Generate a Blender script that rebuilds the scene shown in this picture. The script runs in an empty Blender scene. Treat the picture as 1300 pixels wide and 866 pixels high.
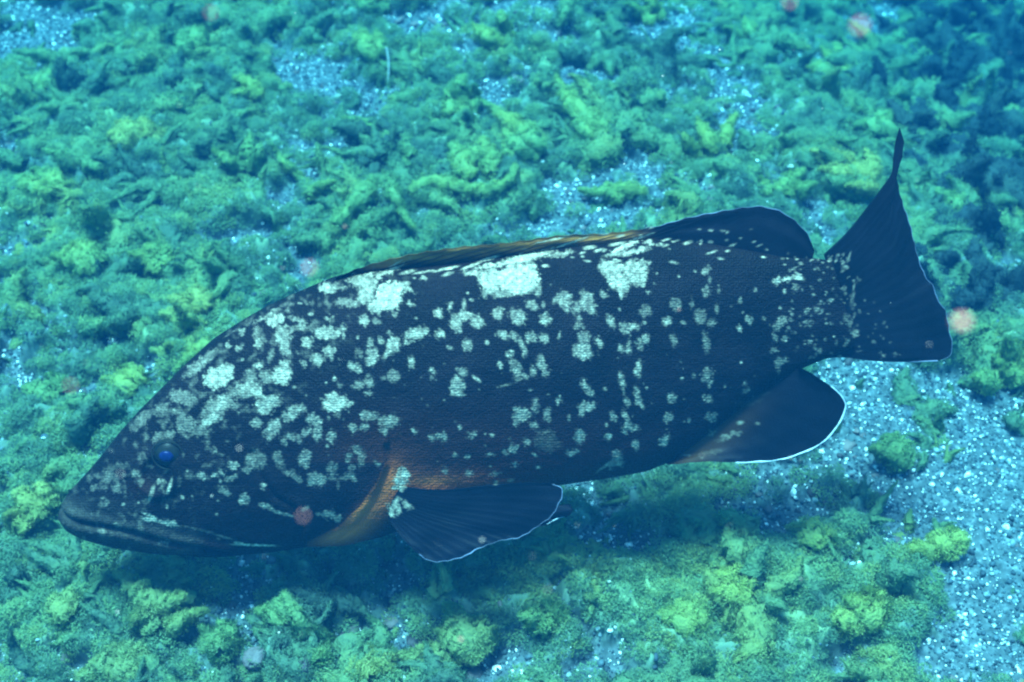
import bpy, bmesh, math, random
import numpy as np
from mathutils import Vector, Matrix

scene = bpy.context.scene
col = scene.collection
rng = np.random.default_rng(7)
random.seed(7)

# ------------------------------------------------------------------ camera
PITCH = math.radians(45.0)
LENS, SENSOR, PW, PH = 48.0, 36.0, 1300.0, 866.0
FPX = LENS / SENSOR * PW
DIST = 1.30
FISH_C = np.array([0.0, 0.0, 0.275])
VIEW = np.array([0.0, math.cos(PITCH), -math.sin(PITCH)])
RIGHT = np.array([1.0, 0.0, 0.0])
UP = np.array([0.0, math.sin(PITCH), math.cos(PITCH)])
CAM = FISH_C - VIEW * DIST
cam_data = bpy.data.cameras.new('camera')
cam = bpy.data.objects.new('camera', cam_data)
col.objects.link(cam)
cam.location = CAM
cam.rotation_euler = (math.pi / 2 - PITCH, 0, 0)
cam_data.lens, cam_data.sensor_width = LENS, SENSOR
cam_data.clip_start, cam_data.clip_end = 0.02, 200
cam_data.dof.use_dof = True
cam_data.dof.focus_distance = DIST
cam_data.dof.aperture_fstop = 6.5
scene.camera = cam

# ------------------------------------------------------------------ light: daylight that came down through deep water
SUN_DIR = np.array([0.14, -0.04, -0.96]); SUN_DIR /= np.linalg.norm(SUN_DIR)
SUN_COLOUR = (0.95, 0.88, 0.92)
world = bpy.data.worlds.new('World')
scene.world = world
world.use_nodes = True
wn, wl = world.node_tree.nodes, world.node_tree.links
wn.clear()
sky = wn.new('ShaderNodeTexSky')
sky.sky_type = 'NISHITA'
sky.sun_disc = False
sky.sun_elevation = math.asin(-SUN_DIR[2])
sky.sun_rotation = math.atan2(-SUN_DIR[0], -SUN_DIR[1])
tint = wn.new('ShaderNodeMixRGB'); tint.blend_type = 'MULTIPLY'; tint.inputs[0].default_value = 1
tint.inputs[2].default_value = (1.0, 0.95, 1.0, 1)
bg = wn.new('ShaderNodeBackground'); bg.inputs[1].default_value = 0.125
wo = wn.new('ShaderNodeOutputWorld')
wl.new(sky.outputs[0], tint.inputs[1]); wl.new(tint.outputs[0], bg.inputs[0]); wl.new(bg.outputs[0], wo.inputs[0])
sd = bpy.data.lights.new('sun', 'SUN')
sd.energy = 4.7
sd.angle = math.radians(15)
sd.color = SUN_COLOUR
sun = bpy.data.objects.new('sun', sd); col.objects.link(sun)
sun.rotation_euler = Vector(SUN_DIR).to_track_quat('-Z', 'Y').to_euler()
scene.view_settings.view_transform = 'Standard'
scene.view_settings.look = 'None'
scene.view_settings.gamma = 1
scene.view_settings.exposure = 1.98
scene.render.engine = 'CYCLES'
scene.cycles.use_denoising = True
scene.cycles.max_bounces = 6
scene.cycles.diffuse_bounces = 3
scene.cycles.volume_bounces = 1
scene.cycles.transparent_max_bounces = 8
scene.cycles.filter_width = 2.2

# ------------------------------------------------------------------ numpy helpers
def px_ray(x, y):
    x = np.asarray(x, float); y = np.asarray(y, float)
    d = VIEW + ((x - PW / 2) / FPX)[..., None] * RIGHT + ((PH / 2 - y) / FPX)[..., None] * UP
    return d

def project(p):
    q = np.asarray(p, float) - CAM
    z = q @ VIEW
    return PW / 2 + FPX * (q @ RIGHT) / z, PH / 2 - FPX * (q @ UP) / z

def hash2(ix, iy, seed):
    h = (ix.astype(np.int64) * 374761393 + iy.astype(np.int64) * 668265263 + seed * 974634541) & 0xffffffff
    h = ((h ^ (h >> 13)) * 1274126177) & 0xffffffff
    return ((h ^ (h >> 16)) & 0xffff) / 65535.0

def noise2(x, y, seed=0):
    """gradient noise, about -1..1"""
    ix, iy = np.floor(x).astype(np.int64), np.floor(y).astype(np.int64)
    fx, fy = x - ix, y - iy
    u, v = fx * fx * fx * (fx * (fx * 6 - 15) + 10), fy * fy * fy * (fy * (fy * 6 - 15) + 10)
    def g(a, b):
        t = hash2(ix + a, iy + b, seed) * 2 * np.pi
        return np.cos(t) * (fx - a) + np.sin(t) * (fy - b)
    n0 = g(0, 0) * (1 - u) + g(1, 0) * u
    n1 = g(0, 1) * (1 - u) + g(1, 1) * u
    return (n0 * (1 - v) + n1 * v) * 1.5

def fbm(x, y, seed=0, octv=4, gain=0.5):
    s, a, f = 0, 1.0, 1.0
    for k in range(octv):
        s = s + a * noise2(x * f + 17.3 * k, y * f - 9.1 * k, seed + k)
        a *= gain; f *= 2.03
    return s

def smooth(e0, e1, x):
    t = np.clip((x - e0) / (e1 - e0), 0, 1)
    return t * t * (3 - 2 * t)

def interp_curve(pts, n=None, t=None):
    """resample a polyline of any dimension by arc length (Catmull-Rom smoothed)"""
    p = np.asarray(pts, float)
    if len(p) > 2:
        q = [p[0] * 2 - p[1]] + list(p) + [p[-1] * 2 - p[-2]]
        out = []
        for i in range(len(p) - 1):
            a, b, c, d = q[i], q[i + 1], q[i + 2], q[i + 3]
            for s in np.linspace(0, 1, 10, endpoint=False):
                out.append(0.5 * ((2 * b) + (c - a) * s + (2 * a - 5 * b + 4 * c - d) * s * s + (3 * b - a - 3 * c + d) * s ** 3))
        out.append(p[-1]); p = np.array(out)
    L = np.r_[0, np.cumsum(np.linalg.norm(np.diff(p, axis=0), axis=1))]
    if L[-1] < 1e-9: L = np.linspace(0, 1, len(p))
    t = np.linspace(0, 1, n) if t is None else t
    return np.stack([np.interp(t * L[-1], L, p[:, k]) for k in range(p.shape[1])], 1)

def seg_dist(x, y, pts):
    d = np.full(np.shape(x), 1e9)
    for (ax, ay), (bx, by) in zip(pts[:-1], pts[1:]):
        vx, vy = bx - ax, by - ay
        t = np.clip(((x - ax) * vx + (y - ay) * vy) / (vx * vx + vy * vy + 1e-9), 0, 1)
        d = np.minimum(d, np.hypot(x - ax - t * vx, y - ay - t * vy))
    return d

# ------------------------------------------------------------------ object helpers
def mesh_obj(name, verts, faces, mat=None, parent=None, smooth_shade=True, link=True, attrs=None, normals=None):
    me = bpy.data.meshes.new(name)
    verts = np.asarray(verts, np.float32)
    if isinstance(faces, np.ndarray):
        k = faces.shape[1]
        me.vertices.add(len(verts)); me.vertices.foreach_set('co', verts.ravel())
        me.loops.add(faces.size); me.loops.foreach_set('vertex_index', faces.astype(np.int32).ravel())
        me.polygons.add(len(faces))
        me.polygons.foreach_set('loop_start', np.arange(0, faces.size, k, dtype=np.int32))
        me.update(calc_edges=True)
    else:
        me.from_pydata([tuple(v) for v in verts], [], faces)
    if smooth_shade:
        me.polygons.foreach_set('use_smooth', np.ones(len(me.polygons), bool))
    for n, v in (attrs or {}).items():
        a = me.attributes.new(n, 'FLOAT' if v.ndim == 1 else 'FLOAT_VECTOR', 'POINT')
        a.data.foreach_set('value' if v.ndim == 1 else 'vector', v.astype(np.float32).ravel())
    if normals is not None:
        me.normals_split_custom_set_from_vertices(np.asarray(normals, np.float32))
    o = bpy.data.objects.new(name, me)
    if mat: me.materials.append(mat)
    if link: col.objects.link(o)
    if parent: o.parent = parent
    return o

def tag(o, label=None, cat=None, group=None, kind=None):
    if label: o['label'] = label
    if cat: o['category'] = cat
    if group: o['group'] = group
    if kind: o['kind'] = kind
    return o

def grid_faces(nu, nv, wrap_v=False, off=0):
    i = np.arange(nu - 1)[:, None]; j = np.arange(nv if wrap_v else nv - 1)[None, :]
    j2 = (j + 1) % nv
    f = np.stack([i * nv + j, (i + 1) * nv + j, (i + 1) * nv + j2, i * nv + j2], -1).reshape(-1, 4)
    return f + off

def mat_new(name):
    m = bpy.data.materials.new(name); m.use_nodes = True
    nt = m.node_tree; nt.nodes.clear()
    out = nt.nodes.new('ShaderNodeOutputMaterial')
    return m, nt, out

def N(nt, typ, **kw):
    n = nt.nodes.new(typ)
    for k, v in kw.items():
        if k.startswith('i_'): n.inputs[int(k[2:])].default_value = v
        else: setattr(n, k, v)
    return n

def ramp(nt, stops):
    r = nt.nodes.new('ShaderNodeValToRGB'); e = r.color_ramp.elements
    while len(e) < len(stops): e.new(0.5)
    for el, (p, c) in zip(e, stops): el.position = p; el.color = (*c, 1)
    return r

# ------------------------------------------------------------------ materials
def algae_material(name, stops, transl=0.5, spread=0.35):
    m, nt, out = mat_new(name); L = nt.links.new
    geo = N(nt, 'ShaderNodeNewGeometry'); info = N(nt, 'ShaderNodeObjectInfo')
    n1 = N(nt, 'ShaderNodeTexNoise'); n1.inputs['Scale'].default_value = 7.0; n1.inputs['Detail'].default_value = 3
    n2 = N(nt, 'ShaderNodeTexNoise'); n2.inputs['Scale'].default_value = 75.0; n2.inputs['Detail'].default_value = 3
    L(geo.outputs['Position'], n1.inputs['Vector']); L(geo.outputs['Position'], n2.inputs['Vector'])
    a = N(nt, 'ShaderNodeMath', operation='MULTIPLY_ADD'); a.inputs[1].default_value = spread; L(info.outputs['Random'], a.inputs[0])
    b = N(nt, 'ShaderNodeMath', operation='MULTIPLY_ADD'); b.inputs[1].default_value = 0.35; L(n2.outputs['Fac'], b.inputs[0])
    L(n1.outputs['Fac'], b.inputs[2]); L(b.outputs[0], a.inputs[2])
    s = N(nt, 'ShaderNodeMath', operation='SUBTRACT'); s.inputs[1].default_value = 0.175 + spread / 2; L(a.outputs[0], s.inputs[0])
    r = ramp(nt, stops); L(s.outputs[0], r.inputs[0])
    d = N(nt, 'ShaderNodeBsdfDiffuse'); t = N(nt, 'ShaderNodeBsdfTranslucent'); mx = N(nt, 'ShaderNodeMixShader')
    mx.inputs[0].default_value = transl
    n3 = N(nt, 'ShaderNodeTexNoise'); n3.inputs['Scale'].default_value = 260.0; n3.inputs['Detail'].default_value = 3; L(geo.outputs['Position'], n3.inputs['Vector'])
    bp = N(nt, 'ShaderNodeBump'); bp.inputs['Strength'].default_value = 0.9; bp.inputs['Distance'].default_value = 0.004; L(n3.outputs['Fac'], bp.inputs['Height']); L(bp.outputs[0], d.inputs['Normal'])
    L(r.outputs[0], d.inputs[0]); L(r.outputs[0], t.inputs[0]); L(d.outputs[0], mx.inputs[1]); L(t.outputs[0], mx.inputs[2])
    L(mx.outputs[0], out.inputs[0])
    return m

M_ALGAE = algae_material('algae', [(0.22, (0.09, 0.155, 0.12)), (0.40, (0.15, 0.26, 0.155)), (0.57, (0.21, 0.34, 0.155)), (0.82, (0.33, 0.41, 0.14))])
M_ALGAE_G = algae_material('bright_algae', [(0.2, (0.18, 0.30, 0.15)), (0.45, (0.26, 0.41, 0.16)), (0.75, (0.38, 0.47, 0.14))])
M_SHADE_TONE = algae_material('shade_toned_weed', [(0.2, (0.035, 0.065, 0.07)), (0.5, (0.06, 0.10, 0.10)), (0.8, (0.11, 0.17, 0.13))])  # algae with the dimness of the slope put into its colour
M_ALGAE_Y = algae_material('yellow_algae', [(0.2, (0.25, 0.35, 0.15)), (0.5, (0.35, 0.44, 0.16)), (0.8, (0.46, 0.49, 0.16))])

def ground_material():
    m, nt, out = mat_new('seabed'); L = nt.links.new
    geo = N(nt, 'ShaderNodeNewGeometry')
    at = N(nt, 'ShaderNodeAttribute', attribute_name='cover')
    n1 = N(nt, 'ShaderNodeTexNoise'); n1.inputs['Scale'].default_value = 110; n1.inputs['Detail'].default_value = 5
    n2 = N(nt, 'ShaderNodeTexNoise'); n2.inputs['Scale'].default_value = 9; n2.inputs['Detail'].default_value = 3
    vo = N(nt, 'ShaderNodeTexVoronoi'); vo.inputs['Scale'].default_value = 260
    for n in (n1, n2, vo): L(geo.outputs['Position'], n.inputs['Vector'])
    sand = ramp(nt, [(0.3, (0.035, 0.05, 0.055)), (0.55, (0.08, 0.11, 0.12)), (0.75, (0.2, 0.25, 0.26))]); L(n1.outputs['Fac'], sand.inputs[0])
    alg = ramp(nt, [(0.3, (0.07, 0.11, 0.10)), (0.5, (0.11, 0.18, 0.12)), (0.7, (0.18, 0.26, 0.12))]); L(n2.outputs['Fac'], alg.inputs[0])
    mx = N(nt, 'ShaderNodeMixRGB'); L(at.outputs['Fac'], mx.inputs[0]); L(sand.outputs[0], mx.inputs[1]); L(alg.outputs[0], mx.inputs[2])
    bs = N(nt, 'ShaderNodeBsdfPrincipled'); L(mx.outputs[0], bs.inputs['Base Color'])
    bs.inputs['Roughness'].default_value = 0.8; bs.inputs['Specular IOR Level'].default_value = 0.1
    bp = N(nt, 'ShaderNodeBump'); bp.inputs['Strength'].default_value = 0.45; bp.inputs['Distance'].default_value = 0.003
    L(n1.outputs['Fac'], bp.inputs['Height']); L(bp.outputs[0], bs.inputs['Normal'])
    L(bs.outputs[0], out.inputs[0])
    return m

def random_stone_material(name, stops, scale=160, bump=0.003):
    m, nt, out = mat_new(name); L = nt.links.new
    info = N(nt, 'ShaderNodeObjectInfo'); geo = N(nt, 'ShaderNodeNewGeometry')
    n1 = N(nt, 'ShaderNodeTexNoise'); n1.inputs['Scale'].default_value = scale; n1.inputs['Detail'].default_value = 4
    L(geo.outputs['Position'], n1.inputs['Vector'])
    a = N(nt, 'ShaderNodeMath', operation='MULTIPLY_ADD'); a.inputs[1].default_value = 0.5; a.inputs[2].default_value = -0.25
    L(n1.outputs['Fac'], a.inputs[0])
    b = N(nt, 'ShaderNodeMath', operation='ADD'); L(a.outputs[0], b.inputs[0]); L(info.outputs['Random'], b.inputs[1])
    r = ramp(nt, stops); L(b.outputs[0], r.inputs[0])
    bs = N(nt, 'ShaderNodeBsdfPrincipled'); L(r.outputs[0], bs.inputs['Base Color'])
    bs.inputs['Roughness'].default_value = 0.6; bs.inputs['Specular IOR Level'].default_value = 0.2
    bp = N(nt, 'ShaderNodeBump'); bp.inputs['Strength'].default_value = 0.6; bp.inputs['Distance'].default_value = bump
    L(n1.outputs['Fac'], bp.inputs['Height']); L(bp.outputs[0], bs.inputs['Normal'])
    L(bs.outputs[0], out.inputs[0])
    return m

M_GROUND = ground_material()
M_GRAVEL = random_stone_material('gravel', [(0.0, (0.02, 0.032, 0.042)), (0.4, (0.05, 0.08, 0.10)), (0.66, (0.11, 0.16, 0.18)), (0.84, (0.26, 0.34, 0.35)), (0.95, (0.85, 0.88, 0.84))])
M_STONE = random_stone_material('stone', [(0.0, (0.05, 0.045, 0.05)), (0.6, (0.10, 0.085, 0.085)), (1.0, (0.16, 0.13, 0.125))], 70)
M_SHELL = random_stone_material('shell', [(0.0, (0.5, 0.5, 0.48)), (0.5, (0.75, 0.74, 0.70)), (1.0, (0.85, 0.83, 0.78))], 60)
M_PINK = random_stone_material('pink_crust', [(0.0, (0.30, 0.16, 0.14)), (0.5, (0.45, 0.25, 0.20)), (1.0, (0.6, 0.36, 0.28))], 90)

def skin_material(name, base, warm=(0.62, 0.125, 0.025), scales=True):
    m, nt, out = mat_new(name); L = nt.links.new
    mk = N(nt, 'ShaderNodeAttribute', attribute_name='mark'); wm = N(nt, 'ShaderNodeAttribute', attribute_name='warm')
    uv = N(nt, 'ShaderNodeAttribute', attribute_name='skin_co')
    n1 = N(nt, 'ShaderNodeTexNoise'); n1.inputs['Scale'].default_value = 18; n1.inputs['Detail'].default_value = 4
    vo = N(nt, 'ShaderNodeTexVoronoi'); vo.inputs['Scale'].default_value = 32 if scales else 40; vo.inputs['Randomness'].default_value = 0.55
    n3 = N(nt, 'ShaderNodeTexNoise'); n3.inputs['Scale'].default_value = 1.6; n3.inputs['Detail'].default_value = 2
    for n in (n1, vo, n3): L(uv.outputs['Vector'], n.inputs['Vector'])
    dark = ramp(nt, [(0.3, tuple(0.6 * c for c in base)), (0.7, (base[0] * 1.6, base[1] * 1.25, base[2] * 1.3))]); L(n3.outputs['Fac'], dark.inputs[0])
    wmix = N(nt, 'ShaderNodeMixRGB'); wmix.inputs[2].default_value = (*warm, 1); L(wm.outputs['Fac'], wmix.inputs[0]); L(dark.outputs[0], wmix.inputs[1])
    pale = ramp(nt, [(0.3, (0.26, 0.22, 0.155)), (0.5, (0.43, 0.37, 0.26)), (0.68, (0.64, 0.56, 0.40))]); L(n1.outputs['Fac'], pale.inputs[0])
    # spots break up along the scale rows
    vr = N(nt, 'ShaderNodeMapRange'); vr.inputs[1].default_value = 0.1; vr.inputs[2].default_value = 0.75; vr.inputs[3].default_value = 1.0; vr.inputs[4].default_value = 0.85
    L(vo.outputs['Distance'], vr.inputs[0])
    mm = N(nt, 'ShaderNodeMath', operation='MULTIPLY', use_clamp=True); L(mk.outputs['Fac'], mm.inputs[0]); L(vr.outputs[0], mm.inputs[1])
    mx = N(nt, 'ShaderNodeMixRGB'); L(mm.outputs[0], mx.inputs[0]); L(wmix.outputs[0], mx.inputs[1]); L(pale.outputs[0], mx.inputs[2])
    bs = N(nt, 'ShaderNodeBsdfPrincipled'); L(mx.outputs[0], bs.inputs['Base Color'])
    bs.inputs['Roughness'].default_value = 0.55; bs.inputs['Specular IOR Level'].default_value = 0.06
    bp = N(nt, 'ShaderNodeBump'); bp.inputs['Strength'].default_value = 0.9 if scales else 0.25; bp.inputs['Distance'].default_value = 0.0014
    L(vo.outputs['Distance'], bp.inputs['Height']); bp.invert = True
    L(bp.outputs[0], bs.inputs['Normal']); L(bs.outputs[0], out.inputs[0])
    return m

def plain(name, colr, rough=0.5, spec=0.2, coat=0, nscale=300, var=0.25):
    m, nt, out = mat_new(name); L = nt.links.new
    geo = N(nt, 'ShaderNodeNewGeometry')
    n1 = N(nt, 'ShaderNodeTexNoise'); n1.inputs['Scale'].default_value = nscale; L(geo.outputs['Position'], n1.inputs['Vector'])
    r = ramp(nt, [(0.3, tuple(c * (1 - var) for c in colr)), (0.7, tuple(min(1, c * (1 + var)) for c in colr))]); L(n1.outputs['Fac'], r.inputs[0])
    bs = N(nt, 'ShaderNodeBsdfPrincipled'); L(r.outputs[0], bs.inputs['Base Color'])
    bs.inputs['Roughness'].default_value = rough; bs.inputs['Specular IOR Level'].default_value = spec
    bs.inputs['Coat Weight'].default_value = coat
    L(bs.outputs[0], out.inputs[0])
    return m

M_SKIN = skin_material('grouper_skin', (0.0065, 0.0055, 0.0065))
M_FIN = skin_material('fin_skin', (0.003, 0.004, 0.007), warm=(0.42, 0.17, 0.03), scales=False)
M_EDGE = plain('fin_margin', (0.5, 0.55, 0.6), 0.5, 0.1)
M_EDGE_DIM = plain('dim_fin_margin', (0.15, 0.17, 0.25), 0.5, 0.1)
M_IRIS = plain('iris', (0.012, 0.012, 0.009), 0.4, 0.12)
M_PUPIL = plain('pupil', (0.005, 0.011, 0.065), 0.3, 0.12)
M_LID = plain('eyelid', (0.016, 0.018, 0.014), 0.6, 0.06)
M_SILT = plain('pale_silt', (0.5, 0.45, 0.36), 0.8, 0.05)
M_SPECK = plain('silt', (0.55, 0.28, 0.21), 0.8, 0.05)  # pink colour stands in for flash light on the flakes

# ------------------------------------------------------------------ seabed
def px_ground0(x, y):
    d = px_ray(x, y); t = -CAM[2] / d[..., 2]
    return CAM + d * t[..., None]

# bare gravel patches and thick weed patches, as seen on the bottom: x, y, rx, ry, weight
BARE = [(1215, 545, 130, 75, 1.3), (1275, 720, 75, 160, 1.4), (1120, 470, 60, 30, .7), (1150, 640, 60, 60, .4), (395, 100, 60, 32, .9), (40, 40, 60, 50, .9),
        (745, 92, 50, 28, 1.0), (860, 40, 70, 40, .5), (1125, 45, 40, 40, 1.0), (815, 265, 60, 22, 1.0), (960, 110, 60, 60, .6), (255, 310, 50, 14, .9),
        (30, 300, 40, 16, .7), (140, 425, 26, 12, .9), (125, 130, 40, 10, .8), (300, 235, 60, 20, .5), (560, 265, 60, 14, .8), (640, 110, 40, 22, .8),
        (50, 420, 40, 25, .7), (820, 690, 80, 30, .6), (880, 215, 60, 40, .5), (225, 820, 30, 20, .8), (520, 815, 50, 35, .6), (330, 810, 60, 40, .4),
        (625, 845, 40, 30, .8), (80, 845, 40, 20, .8), (1010, 830, 90, 30, .7), (1000, 640, 60, 30, .6), (540, 30, 50, 20, .6), (700, 30, 60, 30, .4)]
THICK = [(610, 200, 70, 50, .8), (300, 60, 80, 60, .5), (150, 110, 120, 60, .5), (130, 190, 110, 60, .6), (90, 320, 110, 50, .6), (220, 370, 140, 60, .6),
         (1060, 190, 80, 60, .6), (1170, 230, 80, 60, .4), (900, 780, 200, 70, .7), (1080, 780, 120, 50, .4), (1230, 90, 110, 120, .9), (170, 780, 120, 60, .5), (40, 620, 60, 80, .5), (480, 270, 60, 50, .5), (740, 160, 50, 40, .5)]

def blobs(lst, px, py):
    s = 0
    for (x, y, rx, ry, w) in lst:
        s = s + w * np.exp(-(((px - x) / rx) ** 2 + ((py - y) / ry) ** 2) * 0.9)
    return s

def on_photo(X, Y):
    return project(np.stack([X, Y, base_height(X, Y)], -1))

def cover_fn(X, Y):
    px, py = on_photo(X, Y)
    ahead = (Y > CAM[1] - 0.4)
    px = np.where(ahead, px, 1e5)
    c = 0.24 + 0.52 * fbm(X * 6, Y * 6, 3, 4) + 0.55 * fbm(X * 20, Y * 20, 9, 4) + blobs(THICK, px, py) - blobs(BARE, px, py) * np.where(px > 1000, 1.0, 0.72)
    return smooth(-0.1, 0.6, c)

def base_height(X, Y):
    h = 0.02 * fbm(X * 1.7, Y * 1.7, 21, 3)
    # the bottom falls away behind the tail, and a shallow hollow lies under the snout
    d = smooth(0.36, 1.2, X * 0.75 + (Y - 0.35) * 0.55)
    h = h - 0.26 * d * smooth(-0.1, 0.5, Y)
    h = h - 0.03 * np.exp(-((X + 0.62) / 0.2) ** 2 - ((Y + 0.12) / 0.12) ** 2)
    h = h + 0.05 * smooth(-0.25, -0.6, Y) * smooth(0.2, -0.4, X)
    return h

def lumps(X, Y, c):
    wx, wy = X + 0.012 * fbm(X * 25, Y * 25, 41, 2), Y + 0.012 * fbm(X * 25, Y * 25, 45, 2)
    b1 = 1 - np.abs(noise2(wx * 17, wy * 17, 51)) * 1.6
    b2 = 1 - np.abs(noise2(wx * 41, wy * 41, 52)) * 1.6
    b3 = 1 - np.abs(noise2(wx * 95, wy * 95, 53)) * 1.6
    al = 0.013 * b1 + 0.010 * b2 + 0.005 * b3 + 0.015 * fbm(X * 9, Y * 9, 57, 2)
    sa = 0.006 * fbm(X * 30, Y * 30, 61, 3) + 0.002 * noise2(X * 180, Y * 180, 63)
    return c * al + (1 - c) * (sa - 0.008)

def height(X, Y, c=None):
    if c is None: c = cover_fn(X, Y)
    return base_height(X, Y) + lumps(X, Y, c)

def axis_nodes(lo, hi, n, far, nf):
    inner = np.linspace(lo, hi, n)
    step = inner[1] - inner[0]
    g = step * np.cumsum(np.geomspace(1, (far / step) / nf * 2.2, nf))
    return np.r_[(lo - g)[::-1], inner, hi + g]

gx = axis_nodes(-1.05, 1.45, 800, 25, 70)
gy = axis_nodes(-0.62, 2.2, 820, 25, 70)
GX, GY = np.meshgrid(gx, gy, indexing='ij')
GC = cover_fn(GX, GY)
GZ = height(GX, GY, GC)
ground = mesh_obj('seabed', np.stack([GX, GY, GZ], -1).reshape(-1, 3), grid_faces(len(gx), len(gy)), M_GROUND, attrs={'cover': GC.ravel()})
tag(ground, kind='structure')

def hz(x, y):
    x = np.atleast_1d(np.asarray(x, float)); y = np.atleast_1d(np.asarray(y, float))
    return height(x, y)

def px_ground(x, y):
    """the point of the bottom seen at a place of the photograph"""
    d = px_ray(x, y); p = px_ground0(x, y)
    for k in range(12):
        z = hz(p[..., 0].ravel(), p[..., 1].ravel()).reshape(p.shape[:-1])
        t = (z - CAM[2]) / d[..., 2]
        p = CAM + d * (0.5 * t + 0.5 * ((p[..., 2] - CAM[2]) / d[..., 2]))[..., None]
    return p

# ------------------------------------------------------------------ algae: fuzzy lobes
def fuzzy_lobe(pts, radii, nfib, r, flen=(0.002, 0.0055), fw=0.0006, core=0.78):
    """one lobe: a lumpy core tube with short filaments lying over it"""
    n = max(8, int(len(pts) * 3)); m = 14
    P = interp_curve(np.c_[pts, radii], n); R = P[:, 3]; P = P[:, :3]
    T = np.gradient(P, axis=0); T /= np.linalg.norm(T, axis=1)[:, None] + 1e-9
    ref = np.where(np.abs(T[:, 2:3]) > 0.9, [[1.0, 0, 0]], [[0, 0, 1.0]])
    A = np.cross(T, ref); A /= np.linalg.norm(A, axis=1)[:, None] + 1e-9
    B = np.cross(T, A)
    ang = np.linspace(0, 2 * np.pi, m, endpoint=False)
    ang = np.linspace(0, 2 * np.pi, m, endpoint=False)
    lump = 1 + 0.28 * r.standard_normal((n, m)) + 0.16 * np.sin(np.arange(n) * r.uniform(.8, 1.4) + r.uniform(0, 6))[:, None] * np.cos(ang * 2 + r.uniform(0, 6))[None]
    ends = np.interp(np.linspace(0, 1, n), [0, .06, .2, .6, .85, 1], [.5, .85, 1, .9, .6, .12])
    cr = core * R[:, None] * lump * ends[:, None]
    V = P[:, None] + cr[..., None] * (np.cos(ang)[None, :, None] * A[:, None] + np.sin(ang)[None, :, None] * B[:, None])
    verts = [V.reshape(-1, 3)]
    CN = (V - P[:, None]).reshape(-1, 3); CN /= np.linalg.norm(CN, axis=1)[:, None] + 1e-9
    q = grid_faces(n, m, True)
    tris = [np.r_[q[:, [0, 2, 1]], q[:, [0, 3, 2]]]]
    s = r.uniform(0, n - 1.001, nfib); i = s.astype(int); f = (s - i)[:, None]
    c0 = P[i] * (1 - f) + P[i + 1] * f; rr = (R[i] * (1 - f[:, 0]) + R[i + 1] * f[:, 0]) * np.interp(s / (n - 1), [0, .06, .2, .6, .85, 1], [.6, .9, 1, .95, .7, .25])
    th = r.uniform(0, 2 * np.pi, nfib)
    rad = np.cos(th)[:, None] * A[i] + np.sin(th)[:, None] * B[i]
    # clumps along the lobe: the filaments gather in cushions
    cush = 0.85 + 0.3 * np.sin(s * 2.1 + np.cos(th * 2 + s) * 1.5) + 0.18 * np.sin(th * 3 + s * 1.3)
    base = c0 + rad * (rr * cush * r.uniform(0.78, 1.08, nfib))[:, None]
    dirv = T[i] * r.normal(0.5, 0.6, (nfib, 1)) + rad * r.uniform(0.0, 0.6, (nfib, 1)) + 0.45 * r.standard_normal((nfib, 3))
    dirv /= np.linalg.norm(dirv, axis=1)[:, None]
    side = np.cross(dirv, rad + 0.35 * r.standard_normal((nfib, 3))); side /= np.linalg.norm(side, axis=1)[:, None] + 1e-9
    L = r.uniform(*flen, nfib)[:, None]; W = fw * r.uniform(0.6, 1.5, (nfib, 1))
    o = len(verts[0])
    verts.append(np.stack([base - side * W, base + side * W, base + dirv * L], 1).reshape(-1, 3))
    tris.append(np.arange(nfib * 3).reshape(-1, 3) + o)
    nr = rad + 0.22 * r.standard_normal((nfib, 3)) + [0, 0, 0.15]; nr /= np.linalg.norm(nr, axis=1)[:, None]
    return np.concatenate(verts), np.concatenate(tris), np.r_[CN, np.repeat(nr, 3, 0)]

def join(parts):
    vs, fs, ns, o = [], [], [], 0
    for v, f, n in parts:
        vs.append(v); fs.append(f + o); ns.append(n); o += len(v)
    return np.concatenate(vs), np.concatenate(fs), np.concatenate(ns)

def tuft_geo(seed, nb=5, length=0.045, radius=0.010, nfib=420, spread=1.0, up=0.8, flen=(0.002, 0.0055), fw=0.0006):
    r = np.random.default_rng(seed); parts = []
    for b in range(nb):
        az = r.uniform(0, 2 * np.pi); sp = spread * r.uniform(0.3, 1.0)
        d = np.array([math.cos(az) * sp, math.sin(az) * sp, up * r.uniform(0.5, 1.1)]); d /= np.linalg.norm(d)
        Ln = length * r.uniform(0.6, 1.25); k = 6
        p = np.zeros((k, 3)); p[0] = [math.cos(az) * radius * 0.6, math.sin(az) * radius * 0.6, -0.004]
        for j in range(1, k):
            d = d + 0.33 * r.standard_normal(3); d[2] -= 0.06; d /= np.linalg.norm(d)
            p[j] = p[j - 1] + d * Ln / (k - 1)
        R = radius * np.array([1.0, 1.1, 1.0, 0.9, 0.7, 0.4]) * r.uniform(0.7, 1.2)
        parts.append(fuzzy_lobe(p, R, nfib, r, flen, fw))
    return join(parts)

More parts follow.
